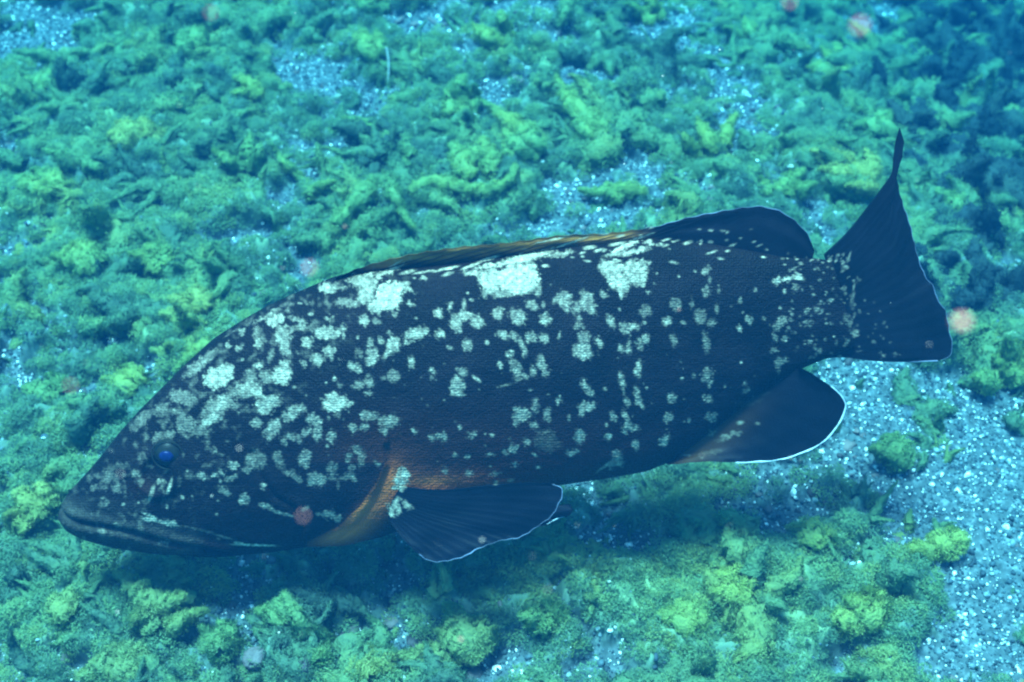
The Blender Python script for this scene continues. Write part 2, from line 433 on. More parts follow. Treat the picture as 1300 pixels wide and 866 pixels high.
def scatter(name, protos, pts, rots, scls, idx, label, cat=None):
    """one object of ground cover: its points carry copies of the prototypes (geometry nodes)"""
    pc = bpy.data.collections.new(name + '_source')
    for k, (v, f, mt, nr) in enumerate(protos):
        o = mesh_obj(name + '_source', v, f, mt, link=False, smooth_shade=nr is not None, normals=nr); o.name = f'{name}_source_{k:02d}'
        pc.objects.link(o)
    me = bpy.data.meshes.new(name); me.vertices.add(len(pts)); me.vertices.foreach_set('co', np.asarray(pts, np.float32).ravel())
    for n, t, v, key in (('rot', 'FLOAT_VECTOR', rots, 'vector'), ('scl', 'FLOAT', scls, 'value'), ('pick', 'INT', idx, 'value')):
        a = me.attributes.new(n, t, 'POINT'); a.data.foreach_set(key, np.asarray(v, np.int32 if t == 'INT' else np.float32).ravel())
    ob = bpy.data.objects.new(name, me); col.objects.link(ob)
    ng = bpy.data.node_groups.new(name, 'GeometryNodeTree')
    ng.interface.new_socket('Geometry', in_out='INPUT', socket_type='NodeSocketGeometry')
    ng.interface.new_socket('Geometry', in_out='OUTPUT', socket_type='NodeSocketGeometry')
    gi, go = ng.nodes.new('NodeGroupInput'), ng.nodes.new('NodeGroupOutput')
    ci = ng.nodes.new('GeometryNodeCollectionInfo'); ci.inputs['Collection'].default_value = pc
    ci.inputs['Separate Children'].default_value = True; ci.inputs['Reset Children'].default_value = True
    ip = ng.nodes.new('GeometryNodeInstanceOnPoints'); ip.inputs['Pick Instance'].default_value = True
    def na(n, t):
        q = ng.nodes.new('GeometryNodeInputNamedAttribute'); q.data_type = t; q.inputs['Name'].default_value = n; return q
    L = ng.links.new
    L(gi.outputs[0], ip.inputs['Points']); L(ci.outputs[0], ip.inputs['Instance'])
    L(na('pick', 'INT').outputs['Attribute'], ip.inputs['Instance Index'])
    L(na('rot', 'FLOAT_VECTOR').outputs['Attribute'], ip.inputs['Rotation'])
    L(na('scl', 'FLOAT').outputs['Attribute'], ip.inputs['Scale'])
    L(ip.outputs[0], go.inputs[0])
    md = ob.modifiers.new('scatter', 'NODES'); md.node_group = ng
    return tag(ob, label, cat, kind='stuff')

def sample_ground(n, prob, seed, lo=(-1.5, -0.7), hi=(1.9, 2.7)):
    r = np.random.default_rng(seed)
    x = r.uniform(lo[0], hi[0], n); y = r.uniform(lo[1], hi[1], n)
    px, py = on_photo(x, y)
    see = (px > -320) & (px < 1600) & (py > -160) & (py < 1060)
    x, y = x[see], y[see]
    c = cover_fn(x, y); keep = r.uniform(0, 1, len(x)) < prob(c, x, y)
    x, y, c = x[keep], y[keep], c[keep]
    return x, y, height(x, y, c), c, r

# short fuzz over the whole weed mat
fuzz_protos = []
for k in range(8):
    r = np.random.default_rng(100 + k); nf = 280
    a, q = r.uniform(0, 2 * np.pi, nf), np.sqrt(r.uniform(0, 1, nf)) * 0.013
    base = np.stack([np.cos(a) * q, np.sin(a) * q, r.uniform(-0.006, 0.002, nf) + 0.004 * (1 - (q / 0.013) ** 2)], 1)
    d = np.stack([np.cos(a), np.sin(a), np.full(nf, 0.7)], 1) * 0.5 + 0.6 * r.standard_normal((nf, 3)); d[:, 2] = np.abs(d[:, 2]) * 0.35 + 0.05
    d /= np.linalg.norm(d, axis=1)[:, None]
    s = np.cross(d, np.array([0, 0, 1.0]) + 0.4 * r.standard_normal((nf, 3))); s /= np.linalg.norm(s, axis=1)[:, None]
    w = 0.0007 * r.uniform(0.5, 1.4, (nf, 1)); L_ = r.uniform(0.0015, 0.0045, (nf, 1))
    fn = np.repeat(np.stack([np.cos(a) * q / 0.016, np.sin(a) * q / 0.016, np.ones(nf)], 1) + 0.2 * r.standard_normal((nf, 3)), 3, 0); fn /= np.linalg.norm(fn, axis=1)[:, None]
    fuzz_protos.append((np.stack([base - s * w, base + s * w, base + d * L_], 1).reshape(-1, 3), np.arange(nf * 3).reshape(-1, 3), M_ALGAE, fn))
x, y, z, c, r = sample_ground(175000, lambda c, x, y: c * 0.75, 201)
n = len(x)
scatter('algae_turf', fuzz_protos, np.stack([x, y, z], 1), np.stack([r.normal(0, .3, n), r.normal(0, .3, n), r.uniform(0, 6.28, n)], 1), r.uniform(.7, 1.3, n), r.integers(0, 8, n),
        'low fuzzy green algae turf covering the seabed around the fish')

# cushions and tufts standing out of the mat
tuft_protos = []
for k in range(14):
    v, f, nr = tuft_geo(300 + k, nb=int(3 + k % 4), length=0.036 + 0.014 * (k % 3), radius=0.0095 + 0.0024 * (k % 4), nfib=1300, spread=1.4, up=0.32)
    tuft_protos.append((v, f, M_ALGAE, nr))
for k in range(8):
    r = np.random.default_rng(340 + k); parts = []
    for b in range(3 + k % 2):
        d = np.array([-0.8 + 0.5 * r.standard_normal(), 0.35 + 0.5 * r.standard_normal(), 0.12]); d /= np.linalg.norm(d)
        p = np.zeros((6, 3)); p[0] = r.normal(0, .006, 3) * [1, 1, .2]; Ln = r.uniform(.05, .085)
        for j in range(1, 6):
            d = d + 0.25 * r.standard_normal(3); d[2] = 0.75 * d[2]; d /= np.linalg.norm(d); p[j] = p[j - 1] + d * Ln / 5
        parts.append(fuzzy_lobe(p, r.uniform(.006, .011) * np.array([1.2, 1.15, .9, .65, .4, .2]), 900, r))
    v, f, nr = join(parts); tuft_protos.append((v, f, M_ALGAE, nr))
x, y, z, c, r = sample_ground(13400, lambda c, x, y: np.interp(y, [-.5, 0, .4], [1.0, .85, .62]) * (0.05 + smooth(0.3, 0.9, c)) * (0.35 + 0.65 * (fbm(x * 8, y * 8, 77, 2) > -0.15)), 202)
n = len(x); pk = r.integers(0, 22, n); tl = np.where(pk < 14, 1.0, 0.35); z = z + np.where(pk < 14, 0, .007); yaw = np.where(pk < 14, r.uniform(0, 6.28, n), r.normal(0, .7, n))
scatter('algae_growth', tuft_protos, np.stack([x, y, z - 0.004], 1), np.stack([r.normal(0.15, .3, n) * tl, r.normal(-0.1, .3, n) * tl, yaw], 1), np.clip(r.lognormal(-0.12, .38, n), .4, 1.7) * np.where(pk < 14, 1.0, 0.72) * np.interp(y, [-.5, -.1, .4, 1.0], [.58, .72, .9, 1.0]), pk,
        'soft mossy green algae clumps crowding together over the seabed')

# gravel grains and rubble
def pebble_geo(seed, sub=1, flat=0.7, rough=0.22):
    bm = bmesh.new(); bmesh.ops.create_icosphere(bm, subdivisions=sub, radius=1.0)
    r = np.random.default_rng(seed); sx, sy = r.uniform(0.75, 1.3, 2)
    ph = r.uniform(0, 6, 6)
    for v in bm.verts:
        k = 1 + rough * (math.sin(v.co.x * 2.3 + ph[0]) * math.sin(v.co.y * 2.9 + ph[1]) + 0.7 * math.sin(v.co.z * 3.7 + ph[2] + v.co.x * 2)) + rough * 0.35 * r.standard_normal()
        v.co = Vector((v.co.x * k * sx, v.co.y * k * sy, v.co.z * k * flat))
    V = np.array([v.co[:] for v in bm.verts]); bm.verts.index_update()
    F = np.array([[v.index for v in f.verts] for f in bm.faces]); bm.free()
    return V, F
peb = [(*[(a * 0.00145, b) for a, b in [pebble_geo(400 + k, 1)]][0], M_GRAVEL, None) for k in range(10)]
x, y, z, c, r = sample_ground(920000, lambda c, x, y: (1 - c) ** 1.2 * 0.9 + 0.03, 203)
n = len(x)
scatter('gravel', peb, np.stack([x, y, z + 0.0006], 1), r.uniform(-.6, .6, (n, 3)) * [1, 1, 5], np.clip(r.lognormal(-0.15, 0.5, n), .35, 3.0), r.integers(0, 10, n),
        'pale blue grey gravel and shell grit lying between the algae')

x, y, z, c, r = sample_ground(13400, lambda c, x, y: (1 - c) * smooth(-0.2, 0.5, fbm(x * 11, y * 11, 88, 3)) * 0.6, 206)
n = len(x)
scatter('algae_scraps', tuft_protos, np.stack([x, y, z - 0.004], 1), np.stack([r.normal(0, .3, n), r.normal(0, .3, n), r.uniform(0, 6.28, n)], 1), np.clip(r.lognormal(-1.0, .35, n), .18, .7), r.integers(0, 22, n),
        'thin scraps of green algae scattered over the gravel')
rub = [(*[(a * 0.0045, b) for a, b in [pebble_geo(450 + k, 2, 0.6, 0.28)]][0], M_STONE, None) for k in range(8)]
x, y, z, c, r = sample_ground(19000, lambda c, x, y: np.where(x > 0.42, 0.02, 0.25) * (1 - c) + 0.03, 204)
n = len(x)
scatter('rubble', rub, np.stack([x, y, z + 0.001], 1), r.uniform(-.5, .5, (n, 3)) * [1, 1, 6], np.clip(r.lognormal(-0.2, 0.45, n), .35, 2.0), r.integers(0, 8, n),
        'dark weedy rubble and stone bits strewn between the algae')
dark_protos = [(v, f, M_SHADE_TONE, nr) for v, f, _m, nr in tuft_protos[:6]]  # the same tufts recoloured dark, painting in shade behind the tail
def painted_shade_area(px, py): return np.exp(-((px - 1265) / 115) ** 2 - ((py - 120) / 150) ** 2) + 0.5 * np.exp(-((px - 1210) / 80) ** 2 - ((py - 380) / 60) ** 2)
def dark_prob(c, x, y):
    px, py = on_photo(x, y); return np.clip(0.85 * painted_shade_area(px, py) - 0.12, 0, 1)
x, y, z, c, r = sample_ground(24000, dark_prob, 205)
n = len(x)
scatter('shade_toned_weed', dark_protos, np.stack([x, y, z], 1), np.stack([r.normal(0, .3, n), r.normal(0, .3, n), r.uniform(0, 6.28, n)], 1), r.uniform(.7, 1.6, n), r.integers(0, 6, n),
        'algae coloured dark to stand in for shade on the slope behind the tail')

# ------------------------------------------------------------------ the grouper
ROLL = math.radians(26)                       # the back leans away from the camera
F_UP = np.array([0, math.sin(ROLL), math.cos(ROLL)])
F_N = np.array([0, -math.cos(ROLL), math.sin(ROLL)])   # out of the near flank
def on_fish(x, y, off=0.0):
    d = px_ray(x, y); off = np.asarray(off, float)
    t = ((FISH_C - CAM) @ F_N + off) / (d @ F_N)
    return CAM + d * t[..., None]
MPP = DIST / FPX                              # metres per photograph pixel at the fish

AX0 = np.array([75.0, 655.0]); TH = math.radians(15.0)
E1 = np.array([math.cos(TH), -math.sin(TH)]); E2 = np.array([-math.sin(TH), -math.cos(TH)])
def to_ab(p):
    q = np.asarray(p, float) - AX0
    return q @ E1, q @ E2
TOP = [(75, 655), (78, 640), (86, 626), (104, 607), (122, 587), (150, 551), (178, 520), (205, 493), (235, 463), (270, 431), (310, 406), (340, 389), (380, 371), (420, 354), (470, 342),
       (517, 339), (588, 332), (671, 320), (733, 312), (829, 303), (900, 309), (960, 319), (1000, 327), (1040, 328), (1080, 338)]
BOT = [(75, 655), (79, 665), (88, 673), (115, 683), (150, 692), (200, 699), (270, 703), (340, 697), (400, 690), (440, 688), (490, 676), (540, 655), (600, 634), (700, 613), (760, 605),
       (820, 596), (850, 584), (900, 549), (960, 501), (1010, 471), (1045, 456), (1085, 440)]
ta, tb = to_ab(TOP); ba, bb = to_ab(BOT)
A_END = min(ta[-1], ba[-1])
WID = [(0, 4), (8, 20), (25, 33), (60, 44), (130, 58), (220, 70), (330, 82), (450, 88), (560, 86), (680, 72), (800, 50), (900, 32), (970, 20), (1010, 13), (1060, 6)]

def spot_tiles():
    T = {'A': (60, 500, 3.937), 'B': (200, 340, 4.33), 'C': (320, 500, 3.937), 'D': (400, 290, 4.33), 'E': (560, 440, 4.33), 'F': (640, 250, 4.33), 'G': (780, 400, 4.33), 'H': (860, 230, 4.33)}
    S = {
'A': """235 470 22 18 0 .38;300 420 30 40 30 .34;345 470 22 22 0 .42;250 410 24 14 0 .25;320 370 30 16 -20 .25;345 425 16 28 0 .3;210 420 18 20 0 .22;280 470 16 12 0 .22;380 360 35 20 0 .25;440 398 24 18 0 .5;475 130 75 26 -45 .4;570 75 45 28 -30 .4;640 90 32 16 -10 .35;690 25 60 30 10 .45;560 215 45 25 -20 .42;610 205 30 18 0 .5;690 150 50 45 0 .45;760 190 50 26 0 .4;820 130 70 20 -35 .9;870 50 55 38 -30 .65;930 60 32 25 0 .4;995 0 70 20 0 .7;1090 55 50 46 -20 .8;1045 150 25 25 0 .65;1120 170 24 55 35 .7;840 285 12 24 -30 .45;868 305 16 8 0 .45;900 237 12 6 0 .25;700 385 8 7 0 .8;775 412 34 15 18 .7;840 408 26 13 -10 .6;875 390 16 16 0 .65;928 362 28 22 0 .7;1040 335 46 38 30 .5;995 385 18 22 0 .55;920 420 35 12 -20 .6;885 487 38 16 32 .6;865 437 8 9 0 .6;1078 462 13 16 0 .8;985 525 26 28 20 .65;855 535 7 7 0 .6;848 602 8 8 0 .7;1095 560 30 12 10 .75;1150 590 45 7 14 .75;568 437 20 14 -30 .65;520 500 10 45 18 .75;612 462 8 42 15 .8;602 490 9 14 0 .8;675 518 9 11 0 .65;725 515 12 15 0 .4;598 562 8 13 -10 .6;378 552 10 8 0 .7;455 543 7 7 0 .5;352 655 14 16 20 .5;275 690 22 32 0 .4;590 742 32 14 -10 .6;495 600 26 7 18 .9;500 630 40 9 12 .85;540 628 20 12 0 1;615 648 40 15 12 .95;760 680 90 6 13 .3;880 715 55 6 16 .4;955 748 24 8 5 1;1040 757 90 5 2 .9;855 725 8 8 0 .35;560 637 95 8 13 1.1;1030 756 112 6 2 1.15;520 612 30 6 15 .95""",
'B': """235 525 118 26 -40 .5;220 545 50 24 -40 .6;335 600 82 56 -25 .95;390 560 35 28 -30 .8;465 352 19 17 0 .6;388 422 14 19 0 .65;447 443 22 15 0 .6;465 505 9 8 0 .8;600 265 78 13 -27 .65;650 285 48 32 -20 .85;715 230 16 18 0 .55;548 360 20 40 10 .45;555 415 24 24 0 .6;690 355 45 35 0 .65;690 385 46 36 0 .6;700 430 30 36 0 .75;620 485 18 38 15 .45;705 465 26 18 0 .65;555 530 22 25 0 .75;700 530 30 25 0 .8;685 590 52 48 -25 .97;600 600 36 40 0 .55;515 590 32 38 0 .5;500 665 78 40 -10 .7;545 680 34 26 0 .9;410 680 22 30 0 .4;130 710 72 36 12 .45;95 790 28 16 0 .45;25 780 42 40 0 .3;330 760 108 48 -37 .5;350 745 32 42 0 .8;300 830 55 26 -28 .85;140 840 36 48 0 .35;610 745 72 42 -22 .65;590 765 30 32 0 .7;640 720 34 20 -10 .75;770 285 44 18 12 .5;790 325 28 22 0 .6;825 410 30 34 0 .7;780 475 15 15 0 .55;800 528 16 20 0 .65;880 505 38 34 20 .8;945 455 26 32 0 .75;958 500 11 12 0 .6;925 358 62 36 0 .8;975 360 30 28 0 .8;1015 330 26 12 0 .7;1023 372 9 24 0 .75;842 253 14 8 0 .75;782 195 12 7 0 .7;940 278 23 12 10 .6;930 110 40 32 0 .85;1000 105 45 12 0 .5;1050 195 72 24 0 .55;1135 290 24 28 0 .75;1205 295 24 16 25 .45;1100 383 9 9 0 .7;1170 410 14 25 0 .6;1180 490 32 48 10 .75;1108 475 18 30 0 .4;1085 548 36 26 20 .8;1280 360 14 13 0 .7;980 740 70 44 5 1;965 765 60 28 0 1;1050 752 28 14 0 .9;975 612 15 13 0 .7;925 636 6 6 0 .8;1000 645 13 15 0 .35;1110 645 38 20 -15 .55;1165 625 26 34 -20 .55;1162 693 19 13 0 .65;750 657 12 11 0 .45;1160 812 50 24 5 .6;940 825 9 15 0 .5;990 812 17 13 0 .5;1250 840 38 26 0 .6;540 850 28 22 0 .55;445 798 9 7 0 .5;820 700 7 6 0 .4;400 360 40 5 -32 .35""",
'C': """108 185 20 55 28 .65;200 95 58 28 -35 .7;240 75 32 20 0 .6;310 130 38 30 10 .6;328 185 24 48 0 .65;270 195 24 20 0 .6;200 215 48 16 0 .55;160 240 11 20 0 .6;235 235 11 18 0 .5;505 172 24 20 0 .65;560 165 22 22 0 .6;690 140 44 32 -20 .65;660 185 20 18 0 .65;395 212 20 34 12 .65;375 262 9 10 0 .7;262 315 33 34 0 .6;260 352 18 18 0 .6;320 430 42 34 0 .65;345 430 24 32 0 .65;302 410 22 20 0 .6;400 380 24 40 0 .5;400 425 25 9 0 .4;430 455 7 25 0 .4;480 320 17 19 0 .6;545 315 18 45 0 .5;515 275 20 18 30 .6;535 290 24 16 0 .55;500 370 16 18 0 .5;490 410 28 18 0 .5;460 422 28 9 0 .45;510 432 15 9 0 .55;628 348 13 12 0 .65;130 325 26 38 -25 .45;148 362 22 13 0 .4;200 410 45 15 32 .5;235 425 18 18 0 .5;205 383 11 7 0 .4;25 325 42 42 0 .4;55 462 17 13 32 .7;65 556 28 10 15 .75;105 582 28 8 35 .75;160 602 45 7 12 .75;265 575 22 10 -30 .7;330 600 12 9 -20 .5;390 605 38 20 12 .65;430 620 18 15 0 .65;748 425 36 52 15 1.2;730 460 26 22 0 1.2;765 390 22 22 0 1.2;718 545 14 32 15 .9;695 580 14 34 -25 .95;735 580 13 20 0 .9;775 555 28 13 30 .7;810 182 20 11 30 .7;895 218 13 15 0 .65;945 213 33 17 0 .7;960 230 13 14 0 .7;1037 168 9 14 10 .8;1098 205 22 14 0 .75;1013 308 15 11 0 .75;1075 315 15 9 0 .75;968 385 15 20 0 .5;1082 398 22 17 0 .65;1030 5 35 9 0 .7""",
'D': """70 330 46 28 0 .85;130 325 26 10 0 .5;250 285 68 38 0 .6;180 410 70 26 5 .55;290 300 55 40 0 .75;410 370 68 70 0 1.1;400 410 55 40 0 1;280 365 46 46 0 .8;330 430 44 34 0 .85;450 320 50 25 0 .9;505 335 40 13 18 .85;500 300 24 11 0 .8;405 235 88 15 -25 1.1;270 262 70 13 -15 .75;440 195 45 5 -27 .9;525 415 20 18 20 .7;510 240 45 10 -15 .75;600 240 60 6 -10 1;720 222 70 8 -12 1;730 250 32 10 -18 .75;600 277 19 13 0 .8;545 273 10 6 0 .6;340 515 22 16 20 .45;435 475 13 13 0 .6;555 493 9 6 0 .7;75 493 24 12 0 .65;430 640 34 45 20 .85;392 690 14 38 28 .75;365 622 15 15 0 .75;415 577 15 15 0 .6;303 630 13 28 0 .6;550 580 58 34 -10 .8;605 560 14 25 0 .75;502 630 16 17 0 .8;672 465 26 22 30 .75;690 485 16 16 0 .75;740 430 13 28 0 .65;685 582 24 25 0 .75;820 420 11 32 0 .7;770 515 32 45 0 .7;820 480 50 24 0 .75;890 515 36 33 15 .75;790 555 16 24 0 .7;860 392 12 9 0 .8;838 356 7 7 0 .7;835 640 24 34 -12 .65;740 655 18 10 20 .65;527 738 18 29 0 .7;945 627 11 14 0 .8;1005 465 31 34 0 .65;1115 485 38 46 -20 .7;1085 455 18 20 0 .5;1190 420 32 22 28 .65;1255 420 10 17 0 .65;1265 500 33 34 0 .7;1035 583 34 24 25 .75;1090 590 18 20 0 .65;1130 630 30 20 42 .7;1150 675 18 33 0 .7;1185 595 31 30 0 .65;1255 602 26 26 0 .7;1070 688 21 19 0 .7;1100 770 26 58 -15 .55;645 785 20 18 20 .65;650 825 13 12 0 .65;870 245 55 17 0 .9;970 285 68 60 0 .95;960 330 33 32 0 .8;1120 275 105 80 0 1.1;1160 230 60 40 0 1.1;1050 192 165 13 -8 1.1;1180 150 115 20 -10 1.15;950 165 58 11 -15 1.1;860 205 60 7 -20 1;1220 330 26 33 0 .6;930 360 13 27 0 .75;1265 205 20 8 0 .9;1010 360 40 22 0 .6;430 810 34 36 0 .5;375 823 15 10 0 .5;107 828 17 14 0 .6;60 850 6 6 0 .6""",
'E': """88 225 40 42 0 .75;85 190 30 22 0 .7;115 140 34 22 10 .65;195 178 28 9 38 .85;322 106 14 19 -10 .9;380 38 21 19 0 .75;455 25 14 34 0 .65;415 125 32 42 -15 .6;420 170 20 24 0 .55;505 135 16 38 -10 .65;550 90 20 42 -10 .65;570 130 18 40 -15 .65;460 165 20 18 0 .5;350 213 50 3 -10 .45;490 240 12 6 -20 .5;590 262 8 7 0 .4;520 325 17 44 8 .5;445 375 44 38 -10 .7;415 415 12 24 0 .65;405 345 13 13 0 .75;585 380 20 33 -8 .7;515 435 20 25 -15 .65;650 295 19 17 20 .8;703 393 9 18 0 .7;790 210 14 35 -25 .75;818 250 15 36 -28 .7;795 330 38 30 0 .75;770 360 16 24 0 .7;825 325 24 15 0 .75;900 232 12 10 0 .75;990 180 16 44 -5 .65;1000 215 18 20 0 .65;1005 250 7 16 0 .5;1085 120 18 44 8 .9;1130 228 7 7 0 .7;1075 265 16 48 3 .75;1085 295 26 24 20 .7;1105 325 11 20 -28 .65;1023 308 14 27 -10 .7;945 385 17 28 -32 .75;910 430 9 11 0 .75;1008 370 15 20 0 .7;1020 415 15 40 0 .7;1040 440 40 22 12 .7;1010 470 15 13 0 .65;915 498 22 19 0 .8;1265 280 21 24 0 .65;1250 393 24 24 0 .65;1070 545 22 25 0 .65;1225 512 24 34 22 .7;765 490 30 34 0 .75;755 520 20 20 0 .7;720 585 33 15 -20 .75;955 620 18 55 32 .6;900 658 58 8 -38 .6;970 640 32 14 0 .55;100 446 8 14 12 .85;170 485 23 15 12 .8;278 488 14 10 0 .85;15 495 16 25 0 .65;470 527 20 18 32 .75;400 562 22 25 0 .7;353 583 17 17 0 .65;515 595 18 8 32 .7;270 595 22 13 0 .65;145 605 15 11 0 .7;77 598 15 11 0 .75;400 645 19 12 0 .75;535 664 16 10 0 .8;270 657 7 6 0 .5;300 702 32 13 -22 .8;300 748 17 11 -20 .8;383 735 20 10 -10 .75;150 698 23 16 -20 .7;25 685 17 20 0 .55;243 545 6 6 0 .6;780 30 52 42 0 .75;740 35 20 18 0 .65;1030 15 15 21 0 .75;990 15 13 18 0 .75;575 515 60 62 0 .22;630 540 30 24 0 .18""",
'F': """470 278 34 11 -5 1;520 293 25 8 -18 .95;625 255 45 11 -15 1;665 270 110 14 -28 1.1;720 240 60 13 -30 1;715 300 85 13 -14 .9;640 312 88 9 -8 .75;790 250 25 13 -10 .95;550 293 16 9 -15 .85;430 308 18 7 -15 .75;455 353 22 6 5 .8;432 328 12 6 0 .75;230 380 20 6 5 .85;305 315 65 15 -12 .75;240 300 50 14 -28 .65;375 333 12 5 0 .5;120 330 128 18 -12 1.1;60 350 100 18 -10 1.1;855 262 20 9 -12 .95;888 235 24 6 -10 .9;887 268 18 7 -15 .75;940 242 22 7 -14 .9;908 285 8 5 0 .6;1007 252 25 10 -14 .85;1080 245 13 14 0 .75;1133 245 13 9 0 .6;1133 182 14 6 5 .75;1073 178 12 4 0 .4;1200 185 14 5 5 .65;1255 263 22 6 -22 .75;1140 305 32 6 -20 .75;1228 298 14 6 -10 .7;1225 195 7 8 0 .6;1190 340 22 7 5 .65;930 360 28 9 10 .6;815 165 20 7 -35 1;768 160 11 14 20 1;550 205 26 7 -8 1.1;635 212 25 7 -8 1.1;795 205 32 5 -15 .85;370 250 105 6 -20 1;260 235 90 6 -12 1.05;115 287 20 5 0 .6;600 390 55 45 0 .9;610 450 42 60 0 .95;650 490 30 50 0 .9;720 395 72 46 0 .85;745 450 40 42 20 .85;770 360 38 12 -5 .85;690 430 40 50 0 .9;650 540 18 16 0 .7;545 390 24 42 0 .75;545 535 18 25 -28 .55;795 522 15 13 0 .6;825 477 7 7 0 .5;490 537 6 6 0 .5;85 440 100 62 0 1.05;60 490 80 40 0 .95;150 480 40 40 0 .8;185 515 24 32 0 .6;20 530 24 18 0 .6;100 520 46 22 0 .7;150 595 34 23 28 .7;213 594 9 15 0 .6;330 565 42 45 0 .65;300 570 32 22 0 .7;345 615 20 22 0 .65;455 580 44 46 0 .65;430 535 20 25 0 .55;400 610 20 34 0 .65;480 630 21 20 0 .65;408 690 20 34 0 .5;410 715 26 12 0 .5;440 770 33 30 0 .55;430 835 52 36 0 .7;520 800 17 33 -15 .7;305 760 13 21 0 .7;585 680 20 32 -32 .7;605 710 14 16 0 .65;660 720 24 34 -15 .75;705 710 34 20 -20 .75;735 718 10 18 0 .6;635 618 8 8 0 .75;775 635 34 28 0 .45;780 605 14 18 0 .45;772 690 11 11 0 .55;640 830 15 25 -28 .5;683 820 16 40 0 .7;745 810 17 28 0 .7;778 785 21 30 0 .7;893 683 24 25 0 .75;940 590 32 36 0 .45;985 690 15 9 25 .7;1028 590 13 30 12 .4;1075 655 33 40 0 .38;1140 690 24 28 0 .38;1168 615 10 28 0 .5;930 790 15 34 -5 .55;1110 800 18 54 -5 .5;1112 405 18 32 22 .55;1110 520 24 28 0 .5;1130 455 10 20 0 .5;1180 515 9 18 0 .4;1050 408 8 7 0 .75;960 437 8 7 0 .75;840 423 6 7 0 .5;1180 487 6 6 0 .4""",
'G': """690 72 11 15 0 .8;740 28 9 25 0 .65;725 12 8 7 0 .6;755 20 8 14 0 .55;822 20 10 10 0 .6;880 75 13 18 0 .6;908 45 15 40 22 .55;925 20 24 18 0 .55;885 125 17 18 0 .5;937 132 12 19 0 .65;960 70 9 11 0 .5;970 28 14 8 0 .5;1060 38 25 10 0 .5;875 195 18 16 0 .55;905 265 20 26 38 .5;938 245 13 17 0 .55;905 305 13 14 0 .4;697 262 9 8 20 .75;508 330 27 42 0 .55;525 375 14 19 0 .55;437 333 11 16 0 .5;372 350 9 9 0 .8;608 392 8 7 0 .6;177 402 7 6 0 .7;318 455 22 24 0 .6;298 435 10 7 0 .6;515 460 26 20 10 .55;490 445 9 12 0 .55;300 568 24 24 0 .65;410 578 9 14 0 .7;530 560 30 24 0 .5;275 688 24 34 25 .7;118 715 22 27 0 .6;10 780 26 45 15 .5;715 380 12 17 0 .5;725 415 20 12 -20 .5;1080 150 12 17 0 .5;1045 160 8 6 0 .5;1160 135 10 11 0 .4;1130 195 11 18 0 .4;1275 155 11 20 20 .5;1220 150 7 18 0 .35;1165 45 9 9 0 .4;690 590 20 11 -10 .6;788 595 12 8 0 .6;630 665 65 14 -22 .5;535 645 25 12 -38 .4;400 770 20 8 -5 .5;740 480 70 20 -22 .1;830 430 30 10 -22 .1;540 750 60 12 -10 .14""",
'H': """835 430 11 15 10 .75;880 405 9 9 0 .6;908 400 7 10 -20 .5;900 437 11 6 0 .5;940 415 6 30 18 .55;920 470 20 11 10 .55;590 540 60 12 -15 .95;550 545 26 18 -20 .9;655 525 22 20 0 .95;680 535 20 10 15 .9;590 605 9 14 0 .8;650 582 16 18 0 .5;428 598 9 13 0 .75;345 655 11 17 10 .8;565 697 8 8 0 .65;475 755 10 10 0 .6;390 760 15 20 0 .6;400 775 7 18 0 .6;340 810 12 17 0 .7;710 718 14 13 0 .55;768 708 20 11 -42 .5;720 770 26 10 5 .5;630 732 9 9 0 .55;575 770 22 28 30 .5;535 800 14 20 0 .55;610 805 9 9 0 .5;840 655 22 10 -12 .55;912 588 13 13 0 .5;968 580 6 35 10 .45;960 640 11 48 8 .4;940 760 14 34 -25 .4;945 790 9 18 0 .4;920 750 10 20 0 .4;975 830 20 18 0 .55;1000 715 7 9 0 .4;850 483 6 6 0 .5;943 523 6 6 0 .5;860 535 8 6 0 .4;590 460 8 6 0 .75;640 480 30 5 -25 .5;740 435 14 5 -25 .6;655 430 10 6 0 .4;580 427 10 6 0 .4;472 418 14 6 5 .85;487 375 9 5 0 .7;452 350 20 4 -20 .6;420 333 12 5 -10 .75;345 310 10 5 0 .6;405 262 7 4 0 .4;275 280 6 7 0 .6;270 323 8 6 0 .5;8 522 7 7 0 .7;535 855 13 15 0 .6;590 858 11 11 0 .5;820 612 7 8 0 .5;600 825 6 6 0 .4"""}
    out = []
    for k, s in S.items():
        ox, oy, sc = T[k]
        for e in s.replace('\n', '').split(';'):
            x, y, rx, ry, an, v = map(float, e.split())
            out.append((ox + x / sc, oy + y / sc, rx / sc, ry / sc, math.radians(an), v))
    r = np.random.default_rng(5)
    for k in range(210):                      # fine pale flecks on the tail root and tail fin
        x, y = r.uniform(1000, 1150), r.uniform(320, 455)
        if x > 1060 + (y - 290) * 0.55: continue
        s = r.uniform(0.9, 2.0)
        out.append((x, y, s, s * r.uniform(1, 1.6), r.uniform(0, 3), r.uniform(0.22, 0.6) * (1 if x < 1085 else 0.65)))
    for k in range(110):                      # scattered single pale scales on the flank
        x, y = r.uniform(300, 960), r.uniform(360, 600)
        s = r.uniform(0.7, 1.5); out.append((x, y, s, s, 0, r.uniform(0.15, 0.5)))
    return out
SPOTS = spot_tiles()

